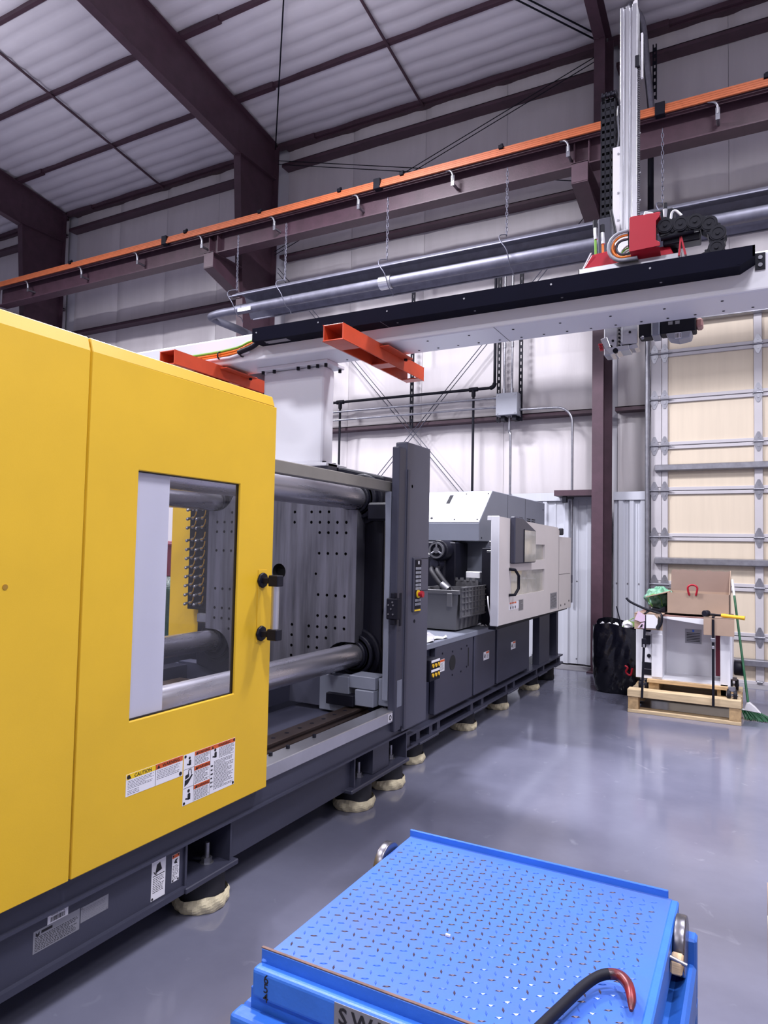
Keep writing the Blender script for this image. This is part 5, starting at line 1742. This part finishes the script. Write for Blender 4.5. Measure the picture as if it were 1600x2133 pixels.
def wrapped(u, v):
    t = 2 * math.pi * u
    s_ = (abs(math.cos(t)) ** 6 + abs(math.sin(t)) ** 6) ** (-1 / 6)
    r = 0.5 * s_ * (1 + 0.02 * math.sin(9 * t + 5 * v)) * (1 if v < 0.9 else 1 - (v - 0.9) * 3)
    return (-6.2 + r * math.cos(t), 6.3 + r * math.sin(t), 0.12 + 1.12 * v)


MB().grid(wrapped, 40, 12).box(-6.5, -5.9, 6.0, 6.6, 1.15, 1.2).build('wrapping', mat('green_wrap', srgb(16, 50, 36), 0.3, noise=0.4, nscale=10, bump=0.8, bscale=40), gl)
MB().box(-6.7, -5.7, 5.8, 6.8, 0.0, 0.12).build('skid', WOOD, gl)
o = MB().box(-6.5, -5.85, 5.95, 6.6, 1.24, 1.66).box(-6.52, -5.83, 5.93, 6.62, 1.6, 1.64).build('maroon_box', MAROON, bevel=0.01)
tag(o, 'maroon box on top of the green wrapped load', 'box')

# ---- black rubbish bag
bg = thing('rubbish_bag', (-1.4, 8.55, 0), 'full black rubbish bag standing on the floor beside the column', 'bag')


def bagf(u, v):
    t = 2 * math.pi * u
    rx, ry = 0.33, 0.30
    prof = 0.93 + 0.10 * math.sin(math.pi * v * 0.9) - 0.10 * max(0, (0.12 - v) / 0.12) ** 1.5
    fold = 0.03 * math.sin(6 * t + 4 * v) * (0.3 + v) + 0.02 * abs(math.sin(8 * t + 7 * v + 1.5 * math.sin(5 * v))) + 0.016 * abs(math.sin(13 * v - 5 * t + math.sin(9 * t))) + 0.008 * math.sin(23 * t - 14 * v)
    sq = (abs(math.cos(t)) ** 4 + abs(math.sin(t)) ** 4) ** (-0.25)
    r = prof * sq * 0.92 + fold
    zt = 0.775 + 0.03 * math.sin(3 * t + 1) + 0.03 * max(0, math.sin(t))
    return (-1.39 + rx * r * math.cos(t), 8.58 + ry * r * math.sin(t), 0.004 + zt * v)


MB().grid(bagf, 110, 44).build('bag_skin', BAG, bg)


def bagin(u, v):
    t = 2 * math.pi * u
    sq = (abs(math.cos(t)) ** 4 + abs(math.sin(t)) ** 4) ** (-0.25)
    return (-1.39 + 0.3 * sq * v * 0.95 * math.cos(t), 8.58 + 0.27 * sq * v * 0.95 * math.sin(t), 0.70 + 0.03 * math.sin(5 * t) * v)


MB().grid(bagin, 24, 5).build('bag_fill', BAG, bg)
MB().tube(spline([(-1.3, 8.24, 0.35), (-1.27, 8.23, 0.33), (-1.29, 8.235, 0.28), (-1.24, 8.23, 0.25), (-1.22, 8.235, 0.33)], 4), 0.012, 6).build('drawstring', RED, bg, label='red drawstring')
for k, (x, y, r) in enumerate(((-1.58, 8.4, 0.03), (-1.5, 8.36, 0.035), (-1.42, 8.36, 0.04), (-1.3, 8.4, 0.06))):
    q = MB().ball((x, y, 0.785 + 0.015 * (k == 3)), r * 0.9, r * 0.9, r * 0.8, 9, 6)
    rq = random.Random(k + 40)
    q.v = [(x + (p[0] - x) * (0.6 + 0.7 * rq.random()), y + (p[1] - y) * (0.6 + 0.7 * rq.random()), p[2] + 0.02 * (rq.random() - 0.5)) for p in q.v]
    q.s = [False] * len(q.s)
    o = q.build('crumpled_paper', LABW)
    tag(o, ('crumpled white paper at the left in the black rubbish bag', 'second crumpled white paper from the left in the rubbish bag', 'third crumpled white paper from the left in the rubbish bag', 'largest crumpled white paper, at the right of the rubbish bag')[k], 'paper', 'white scraps in the rubbish bag')
o = MB().tube(spline([(-1.38, 8.36, 0.72), (-1.3, 8.38, 0.83), (-1.2, 8.4, 0.9)], 4), [0.006] * 8 + [0.012], 5).box(-1.3, -1.17, 8.39, 8.4, 0.78, 0.84).build('green_strap', mat('green_strap', srgb(120, 150, 84), 0.4, noise=0.1))
tag(o, 'green plastic strap sticking out of the rubbish bag', 'strap')
o = MB().cyl((-1.35, 8.42, 0.70), (-1.43, 8.44, 1.0), 0.008, n=6).build('black_rod', BLACK)
tag(o, 'thin black rod poking up from the rubbish bag', 'rod')

# ---- pallets
PW = [mat('pine_%s' % n, c, 0.65, noise=0.3, nscale=4, stretch=(1, 9, 9), bump=0.15, bscale=40) for n, c in (('pale', srgb(214, 190, 152)), ('warm', srgb(204, 170, 126)), ('grey', srgb(188, 166, 140)))]
PWY = [mat('pine_long_%s' % n, c, 0.65, noise=0.3, nscale=4, stretch=(9, 1, 9), bump=0.15, bscale=40) for n, c in (('pale', srgb(208, 182, 146)), ('warm', srgb(200, 166, 124)))]
ENDG = mat('pine_end_grain', srgb(196, 164, 120), 0.75, noise=0.4, nscale=18)
p1 = thing('wooden_pallet', (-0.64, 7.9, 0), 'large pine pallet on the floor in front of the overhead door', 'pallet')
for x0, x1 in ((-1.155, -1.055), (-0.225, -0.12)):
    for y0 in (7.5, 7.95, 8.4):
        MB().box(x0, x1, y0 + 0.004, y0 + 0.13, 0.035, 0.162).build('block', ENDG, p1, bevel=0.004)
for y0 in (7.5, 8.38):
    MB().box(-1.157, -0.12, y0, y0 + 0.15, 0.0, 0.035).build('bottom_board', PW[0], p1, bevel=0.003)
for k in range(7):
    y0 = 7.495 + 0.148 * k
    MB().box(-1.16 + 0.004 * (k % 2), -0.118 - 0.005 * (k % 3), y0, y0 + (0.138 if k else 0.14), 0.162, 0.2 - 0.002 * (k % 2) + (0.035 if k == 0 else 0)).build('deck_board', PW[k % 3], p1, bevel=0.003)
p2 = thing('wooden_skid', (-0.64, 7.9, 0.2), 'small pine skid under the white cabinet, on top of the large pallet', 'skid')
for x0, x1 in ((-0.975, -0.875), (-0.335, -0.25)):
    MB().box(x0, x1, 7.66, 8.4, 0.201, 0.30).build('runner', ENDG, p2, bevel=0.004)
for k in range(4):
    y0 = 7.62 + 0.21 * k
    MB().box(-0.985, -0.235, y0, y0 + 0.13, 0.30, 0.336).build('deck_board', PW[(k + 1) % 3], p2, bevel=0.003)

# ---- white cabinet frame on castors
wc = thing('white_cabinet', (-0.64, 8.0, 0.2), 'open white metal cabinet on black castors strapped to the pallets', 'cabinet')
Z0, Z1 = 0.335, 1.0
yf, yk = 7.66, 8.32
MB().box(-1.10, -0.845, yf, yk, Z0, 0.985).build('side_column', WHITE, wc, bevel=0.004)
MB().box(-0.945, -0.84, yf - 0.012, yf, Z0 + 0.02, 0.80).build('front_cover', WHITE, wc, bevel=0.004)
MB().box(-0.40, -0.38, yf + 0.5, yk, Z0, 0.9).build('rear_post', WHITE, wc, bevel=0.003)
MB().box(-0.305, -0.215, yf, yf + 0.06, 0.235, 0.93).build('front_post', WHITE, wc, bevel=0.003)
MB().box(-0.245, -0.20, yf + 0.06, yk, 0.4, 0.93).build('right_side', WHITE, wc, bevel=0.003)
MB().box(-0.36, -0.30, yf + 0.3, yf + 0.36, 0.38, 0.88).build('red_post', MAROON, wc)
MB().prism([(-0.845, 0.965), (-0.21, 0.895), (-0.21, 0.985), (-0.845, 0.985)], 'y', yf, yf + 0.04).build('top_rail', WHITE, wc, bevel=0.003)
MB().box(-0.845, -0.25, yf + 0.42, yf + 0.44, 0.345, 0.95).build('back_panel', WHITE, wc)
MB().box(-0.845, -0.24, yf, yk, Z0, Z0 + 0.012).build('floor_panel', WHITE, wc)
MB().box(-1.1, -0.2, yf, yk, 0.985, 1.0).build('top_panel', mat('top_board', srgb(150, 112, 104), 0.6, noise=0.2), wc, bevel=0.003)
s = MB().box(-0.66, -0.5, yf + 0.417, yf + 0.42, 0.68, 0.83)
for k in range(6):
    s.box(-0.645, -0.515, yf + 0.4165, yf + 0.4175, 0.70 + 0.017 * k, 0.707 + 0.017 * k, 1)
s.box(-0.59, -0.57, yf + 0.4165, yf + 0.4175, 0.80, 0.825, 2)
s.build('paper_notice', [LABG, TXT, MATS['blue_paint']], wc)
MB().box(-1.04, -0.93, yf - 0.004, yf, 0.37, 0.50).build('outlet', BLACK, wc)
MB().box(-1.03, -0.94, yf - 0.006, yf - 0.003, 0.428, 0.434).build('outlet_bar', GALV, wc)
MB().box(-1.01, -0.955, yf - 0.05, yf, 0.69, 0.78).box(-1.02, -0.95, yf - 0.05, yf, 0.82, 0.86).cyl((-0.97, yf - 0.02, 0.57), (-0.97, yf, 0.57), 0.02, n=12).build('latch', BLACK, wc, bevel=0.004)
for x, y, zb in ((-1.03, 7.72, 0.201), (-0.20, 7.62, 0.201), (-1.03, 8.25, 0.201), (-0.2, 8.25, 0.201)):
    ca = MB()
    for s_ in (-1, 1):
        ca.cyl((x + s_ * 0.012, y, zb + 0.06), (x + s_ * 0.045, y, zb + 0.06), 0.058, n=20)
    caster = ca.build('castor', PLASTIC, wc, bevel=0.004)
    MB().box(x - 0.03, x + 0.03, y - 0.03, y + 0.03, zb + 0.1, zb + 0.14).cyl((x - 0.05, y, zb + 0.06), (x + 0.05, y, zb + 0.06), 0.012, n=8).build('castor_fork', GALV, caster)
MB().cyl((-0.195, 8.1, 0.46), (-0.1, 8.1, 0.46), 0.075, n=20).build('hose_reel', PLASTIC, wc, bevel=0.01)

# straps, corner pads and what lies on top
for x, nm in ((-0.985, 'black ratchet strap over the left of the white cabinet'), (-0.36, 'black strap over the right of the white cabinet')):
    t_ = thing('strap', (x, 7.6, 0.2), nm, 'strap', 'straps over the white cabinet')
    lean = 0.03 if x < -0.5 else 0.0
    MB().prism([(x - 0.012, 1.0), (x + 0.012, 1.0), (x + 0.012 - lean, 0.16), (x - 0.012 - lean, 0.16)], 'y', 7.474, 7.478).box(x - 0.012, x + 0.012, 7.474, 8.3, 1.018, 1.022).build('webbing', BLACK, t_)
    zb = 0.72 if x < -0.5 else 0.80
    MB().cbox(x - 0.01 * (x < -0.5), 7.468, zb, 0.045, 0.014, 0.09 if x < -0.5 else 0.04).build('buckle', BLACK if x < -0.5 else GALV, t_, bevel=0.004)
    MB().cbox(x - 0.01 * (x < -0.5), 7.464, zb - 0.03 - 0.04 * (x > -0.5), 0.022, 0.012, 0.03).build('buckle_plate', ALU, t_, bevel=0.002)
o = MB().box(-1.09, -0.82, 7.482, 7.488, 0.855, 1.02).box(-1.09, -0.82, 7.482, 7.7, 1.012, 1.017).build('corner_pad', CARD, bevel=0.001)
tag(o, 'cardboard corner pad under the left strap, half hidden by paper', 'cardboard')
o = MB().box(-0.445, -0.175, 7.482, 7.488, 0.845, 1.02).box(-0.445, -0.175, 7.482, 7.72, 1.012, 1.017).build('corner_pad', CARD, bevel=0.001)
tag(o, 'plain cardboard corner pad under the right strap', 'cardboard')
pp = thing('torn_wrapper', (-0.95, 7.46, 0.86), 'torn pink and white printed wrapper hanging at the left corner pad', 'wrapper')
MB().prism([(-1.08, 0.97), (-1.05, 1.04), (-0.985, 1.0), (-0.985, 0.94), (-1.03, 0.93), (-1.085, 0.95)], 'y', 7.47, 7.473).prism([(-1.06, 0.87), (-0.995, 0.865), (-0.99, 0.93), (-1.02, 0.92)], 'y', 7.471, 7.473).build('pink_sheet', PINK, pp)
MB().prism([(-0.975, 0.87), (-0.87, 0.875), (-0.865, 0.97), (-0.9, 1.01), (-0.975, 1.01)], 'y', 7.471, 7.473).build('white_sheet', LABW, pp)
MB().prism([(-0.87, 0.86), (-0.845, 0.865), (-0.84, 0.98), (-0.86, 1.0), (-0.862, 0.93), (-0.885, 0.885)], 'y', 7.468, 7.471).prism([(-1.04, 0.87), (-1.01, 0.88), (-1.015, 0.91), (-1.0, 0.9), (-1.03, 0.89)], 'y', 7.469, 7.4715).build('print_patch', TXT, pp)
pb = thing('pry_bar', (-1.0, 7.55, 1.02), 'black pry bar lying over the left corner of the white cabinet', 'tool')
MB().tube(spline([(-1.19, 7.62, 1.155), (-1.165, 7.61, 1.13), (-1.12, 7.6, 1.105), (-1.0, 7.56, 1.06), (-0.9, 7.53, 1.035), (-0.84, 7.5, 1.02), (-0.825, 7.47, 0.99), (-0.83, 7.465, 0.93), (-0.85, 7.465, 0.89)], 5), 0.012, 8).build('bar', BLACK, pb)

cbx = thing('cardboard_box', (-0.5, 7.9, 1.01), 'open cardboard box with its back flap raised on the white cabinet', 'box')
bx0, bx1, by0, by1, bz0, bz1 = -0.80, -0.22, 7.66, 8.12, 1.018, 1.235
c_ = MB().box(bx0, bx1, by0, by0 + 0.006, bz0, bz1).box(bx0, bx0 + 0.006, by0, by1, bz0, bz1).box(bx1 - 0.006, bx1, by0, by1, bz0, bz1).box(bx0, bx1, by1 - 0.006, by1, bz0, bz1).box(bx0, bx1, by0, by1, bz0, bz0 + 0.006)
c_.build('carton', CARD, cbx)
zt = []
rn = random.Random(3)
N = 24
top_e = [(bx0 + (bx1 - bx0) * k / N, bz1 + 0.23 + 0.006 * math.sin(k * 1.7) - 0.012 * rn.random() - 0.004 * k / N) for k in range(N + 1)]
top_e[0] = (bx0 - 0.0, bz1 + 0.21)
MB().prism([(bx1 + 0.005, bz1), (bx0 - 0.005, bz1)] + top_e, 'y', by1 - 0.004, by1 + 0.002).build('back_flap', CARDIN, cbx)
MB().prism([(by0, bz1), (by1, bz1), (by1, bz1 + 0.23), (by1 - 0.04, bz1 + 0.22)], 'x', bx1 - 0.006, bx1).build('side_flap', CARD, cbx)
MB().prism([(bx0, bz1), (bx0 + 0.01, bz1 - 0.004), (bx0 - 0.2, bz1 - 0.065), (bx0 - 0.21, bz1 - 0.06)], 'y', by0 + 0.02, by1 - 0.02).build('side_flap', CARD, cbx)
hr = MB().tube([(-0.585, by0 - 0.004, 1.215), (-0.595, by0 - 0.014, 1.25)] + [(-0.555 + 0.045 * math.cos(math.radians(a)), by0 - 0.016, 1.285 + 0.035 * math.sin(math.radians(a))) for a in range(180, -1, -20)] + [(-0.515, by0 - 0.014, 1.25), (-0.525, by0 - 0.004, 1.215)], 0.01, 8).build('red_handle', RED)
tag(hr, 'red bent handle hooked over the front edge of the cardboard box', 'handle')
hm = thing('hammer', (-0.3, 7.55, 1.02), 'hammer with dark head and yellow grip lying on the right corner pad', 'tool')
MB().cyl((-0.44, 7.53, 1.048), (-0.41, 7.58, 1.048), 0.032, n=16).build('head', CASTING, hm, bevel=0.004)
MB().cyl((-0.43, 7.56, 1.045), (-0.28, 7.53, 1.04), 0.009, n=8).build('shaft', BLACK, hm)
MB().tube([(-0.29, 7.532, 1.04), (-0.26, 7.527, 1.038), (-0.2, 7.52, 1.034), (-0.12, 7.51, 1.03), (-0.085, 7.505, 1.028)], [0.017, 0.02, 0.016, 0.019, 0.021], 10).build('grip', YPL, hm, label='yellow ribbed grip')
gb = thing('bubble_wrap', (-0.9, 8.1, 1.01), 'bundle of green bubble wrap on the left of the white cabinet', 'bubble wrap')


def bub(u, v):
    t, p = 2 * math.pi * u, math.pi * v
    r = 1 + 0.10 * math.sin(5 * t + 3 * p) + 0.07 * math.sin(9 * p + 2 * t) + 0.04 * math.sin(15 * t + 7 * p)
    return (-0.905 + 0.14 * r * math.sin(p) * math.cos(t), 8.0 + 0.15 * r * math.sin(p) * math.sin(t), 1.145 + 0.115 * r * math.cos(p))


MB().grid(bub, 48, 30).build('bundle', BGREEN, gb)
MB().tube(spline([(-0.96, 7.84, 1.07), (-1.0, 7.84, 1.14), (-0.95, 7.83, 1.2), (-0.88, 7.83, 1.16), (-0.86, 7.83, 1.08)], 6), 0.004, 5).build('string', CABG, gb)
o = MB().prism([(-1.02, 1.018), (-0.815, 1.018), (-0.815, 1.075), (-0.83, 1.08), (-0.88, 1.05), (-0.95, 1.06)], 'y', 7.72, 7.86).build('black_sleeve', BLACK, bevel=0.008)
tag(o, 'black folded sleeve between the bubble wrap and the pry bar', 'sleeve')

# ---- broom
br = thing('broom', (-0.05, 7.75, 0), 'angle broom with green handle leaning by the pallet', 'broom')
H0, H1 = Vector((-0.065, 7.86, 0.165)), Vector((-0.215, 8.42, 1.36))
q1 = H0.lerp(H1, 0.86)
MB().tube([H0, q1], 0.012, 10).build('handle', GREEN, br)
MB().tube([q1, H1], 0.0125, 10).build('handle_sleeve', LABW, br)
MB().prism([(-0.1, 0.10), (-0.075, 0.165), (-0.05, 0.17), (0.0, 0.13), (0.05, 0.075), (-0.13, 0.09)], 'y', 7.82, 7.88).build('broom_head', LABW, br, bevel=0.008)
bs = MB()
rn = random.Random(9)
for k in range(150):
    u = rn.random()
    x0 = -0.125 + 0.17 * u
    z0 = 0.095 - 0.02 * u
    y0 = 7.825 + 0.05 * rn.random()
    x1 = x0 + 0.02 + 0.09 * u + 0.02 * rn.random()
    bs.tube([(x0, y0, z0), ((x0 + x1) / 2, y0 - 0.01, 0.05), (x1, y0 - 0.03 - 0.03 * rn.random(), 0.002 + 0.012 * rn.random())], 0.0035, 4, caps=False)
bs.build('bristles', GREEN, br, kind='stuff')

# ================================================================== BLUE LIFT TABLE
lt_ = thing('lift_table', (-0.63, 1.75, 0), 'blue steel lift table with checker-plate top in the foreground', 'lift table')
TX0, TX1, TY0, TY1, TZ = -1.052, -0.215, 1.375, 2.195, 0.65
TOP = mat('blue_checker_plate', srgb(66, 110, 206), 0.38, noise=0.3, nscale=2.6, var2=srgb(66, 96, 170), bump=0.03, bscale=60, rnoise=0.1)
MB().box(TX0, TX1, TY0 + 0.012, TY1, TZ - 0.008, TZ).build('top_plate', TOP, lt_)
ck = MB()
rn = random.Random(2)


def lug(mb, x, y, a):
    L, Wd, hh = 0.0105, 0.0031, 0.0022
    u = Vector((math.cos(a), math.sin(a), 0))
    v_ = Vector((-u.y, u.x, 0))
    c = Vector((x, y, TZ))
    vs = [c + u * L, c + v_ * Wd, c - u * L, c - v_ * Wd, c + u * L * 0.55 + Vector((0, 0, hh)), c - u * L * 0.55 + Vector((0, 0, hh))]
    mb.add(vs, [(0, 1, 4), (1, 5, 4), (1, 2, 5), (2, 3, 5), (3, 4, 5), (3, 0, 4)])


LUG = mat('lug_paint', srgb(62, 106, 204), 0.2, noise=0.1, nscale=30, coat=0.3)
WORN = MB()
p_ = 0.0285
nx, ny = int((TX1 - TX0 - 0.03) / p_), int((TY1 - TY0 - 0.03) / p_)
for i in range(nx):
    for j in range(ny):
        x, y = TX0 + 0.025 + p_ * i, TY0 + 0.03 + p_ * j
        dw = math.hypot((x + 0.68) / 0.42, (y - 1.88) / 0.42)
        tgt = WORN if rn.random() < 0.95 * math.exp(-dw * dw) else ck
        lug(tgt, x, y, math.radians(25 if (i + j) % 2 else 25 + 90))
ck.build('checker_lugs', LUG, lt_, kind='stuff')
WORN.build('worn_lugs', mat('worn_lug', srgb(84, 70, 84), 0.4, 0.3, noise=0.3, nscale=30), lt_, kind='stuff')
RUST = mat('rusty_edge', srgb(120, 92, 84), 0.6, 0.2, noise=0.4, nscale=20)
MB().box(TX0 - 0.005, TX1 - 0.01, TY1, TY1 + 0.008, TZ - 0.02, TZ + 0.021).build('back_lip', BLUE, lt_, bevel=0.002)
MB().box(TX0 - 0.005, TX1, TY0 + 0.004, TY0 + 0.012, TZ - 0.05, TZ + 0.022).build('front_lip', BLUE, lt_, bevel=0.002)
MB().box(TX0 - 0.005, TX1, TY0 + 0.0045, TY0 + 0.0115, TZ + 0.022, TZ + 0.024).build('worn_lip_edge', RUST, lt_)
MB().box(TX0 - 0.006, TX1 + 0.004, TY0 - 0.03, TY0 + 0.004, 0.575, TZ - 0.006).build('front_apron', BLUE, lt_, bevel=0.01, seg=3)
MB().box(TX0 - 0.004, TX0 + 0.012, TY0, TY1, 0.555, TZ - 0.001).build('side_apron', BLUE, lt_, bevel=0.004)
MB().box(TX1 - 0.002, TX1 + 0.02, TY0, TY1 - 0.01, 0.555, TZ + 0.004).build('side_apron', BLUE, lt_, bevel=0.004)
MB().box(TX0, TX1, TY1 - 0.01, TY1 + 0.02, 0.555, TZ - 0.02).build('back_apron', BLUE, lt_, bevel=0.004)
# lower frame
LX0, LX1, LY0, LY1, LZ = -1.10, -0.145, 1.315, 2.16, 0.573
MB().box(LX0, LX1, LY0, LY0 + 0.05, 0.40, LZ - 0.03).build('lower_front_beam', BLUE, lt_, bevel=0.012, seg=3)
MB().box(LX0 + 0.025, LX1 - 0.02, LY0 + 0.05, LY0 + 0.06, 0.45, LZ + 0.012).build('lower_front_lip', BLUE, lt_, bevel=0.002)
MB().box(LX0, LX0 + 0.05, LY0 + 0.05, LY1 - 0.05, 0.42, LZ - 0.032).build('lower_side_beam', BLUE, lt_, bevel=0.008)
MB().prism([(LX1 - 0.06, 0.50), (LX1 - 0.012, 0.535), (LX1, 0.52), (LX1, 0.40), (LX1 - 0.06, 0.40)], 'y', LY0 + 0.05, LY1 - 0.05).build('lower_side_beam', BLUE, lt_, bevel=0.006)
MB().box(LX0, LX1, LY1 - 0.05, LY1, 0.42, LZ + 0.02).build('lower_back_beam', BLUE, lt_, bevel=0.006)
MB().box(LX0 + 0.02, LX1 - 0.02, LY0 + 0.02, LY1 - 0.02, 0.50, 0.51).build('lower_plate', BLUE, lt_)
MB().box(-0.95, -0.3, 1.5, 2.05, 0.515, 0.64).build('scissor_pack', BLACK, lt_)
lg0 = None
for x in (LX0 + 0.03, LX1 - 0.03):
    for y in (LY0 + 0.03, LY1 - 0.03):
        MB().box(x - 0.03, x + 0.03, y - 0.03, y + 0.03, 0.13, 0.42).build('leg', BLUE, lt_, bevel=0.004)
        cs = MB().cyl((x - 0.02, y, 0.06), (x + 0.02, y, 0.06), 0.06, n=20).build('castor', PLASTIC, lt_, bevel=0.004)
        MB().box(x - 0.03, x + 0.03, y - 0.03, y + 0.03, 0.115, 0.13).box(x - 0.028, x - 0.022, y - 0.02, y + 0.02, 0.05, 0.12).box(x + 0.022, x + 0.028, y - 0.02, y + 0.02, 0.05, 0.12).build('castor_fork', GALV, cs)
MB().prism([(LY1 - 0.03, 0.42), (LY1 - 0.30, 0.42), (LY1 - 0.03, 0.18)], 'x', LX1 - 0.03, LX1 - 0.022).build('corner_gusset', BLUE, lt_)
for sx, x in (('r', TX1 + 0.022), ('l', TX0 - 0.034)):
    w_ = MB().cyl((x, 2.055, 0.60), (x + 0.028, 2.055, 0.60), 0.074, n=32)
    w_.build('side_roller', STEEL, lt_, bevel=0.004, seg=2)
o = MB().prism([(1.92, 0.59), (1.975, 0.588), (1.97, 0.625), (1.93, 0.62)], 'x', TX1 + 0.022, TX1 + 0.05).build('wood_wedge', WOOD, lt_, bevel=0.004)
MB().cyl((TX1 + 0.02, 1.935, 0.625), (TX1 + 0.06, 1.935, 0.615), 0.005, n=8).build('roller_pin', GALV, lt_)
# lettering
s = MB()
for k, ch in enumerate('654'):
    s.text(ch, (TX0 + 0.03, TY0 - 0.0302, 0.619 - 0.021 * k), (1, 0, 0), (0, 0, 1), 0.03, 0, bold=0.01)
s.build('marker_number', TXT, lt_, label='hand-written black number down the apron')
s = MB().box(-0.825, -0.56, TY0 - 0.0312, TY0 - 0.03, 0.588, 0.64)
s.text('S.W.L', (-0.814, TY0 - 0.0314, 0.598), (1, 0, 0), (0, 0, 1), 0.05, 1, bold=0.02)
s.build('load_plate', [LABG, TXT], lt_, label='silver load plate with bold black letters')

# crowbar on the table
kb = thing('crowbar', (-0.32, 1.6, 0.655), 'black and red hooked crowbar lying on the blue table', 'crowbar')
pts = spline([(-0.445, 1.22, 0.674), (-0.42, 1.33, 0.674), (-0.362, 1.555, 0.674), (-0.335, 1.64, 0.676), (-0.31, 1.678, 0.68), (-0.28, 1.69, 0.682), (-0.256, 1.67, 0.68), (-0.243, 1.635, 0.676), (-0.238, 1.60, 0.668)], 6)
rr = [0.0125] * (len(pts) - 8) + [0.012, 0.0115, 0.011, 0.010, 0.009, 0.0075, 0.006, 0.004]
MB().tube(pts[:-22], 0.0125, 6).build('shaft', BLACK, kb)
MB().tube(pts[-23:], rr[-23:], 6).build('hook', mat('worn_red_black', srgb(150, 26, 34), 0.35, 0.2, noise=0.8, nscale=16, var2=srgb(40, 32, 38)), kb, label='red-painted worn hook')
o = MB().cbox(-0.70, 1.69, 0.6535, 0.012, 0.006, 0.005).build('white_chip', LABW)
tag(o, 'tiny white chip lying on the middle of the blue table', 'chip')

# carton at the right edge
ec = thing('carton', (0.33, 1.9, 0), 'brown carton standing at the right edge of the photo', 'carton')
MB().box(0.027, 0.65, 1.75, 2.35, 0.0, 0.70).build('carton_body', CARD, ec, bevel=0.006)
MB().box(0.025, 0.652, 1.98, 2.12, 0.699, 0.7015).build('tape_strip', TAPE, ec)
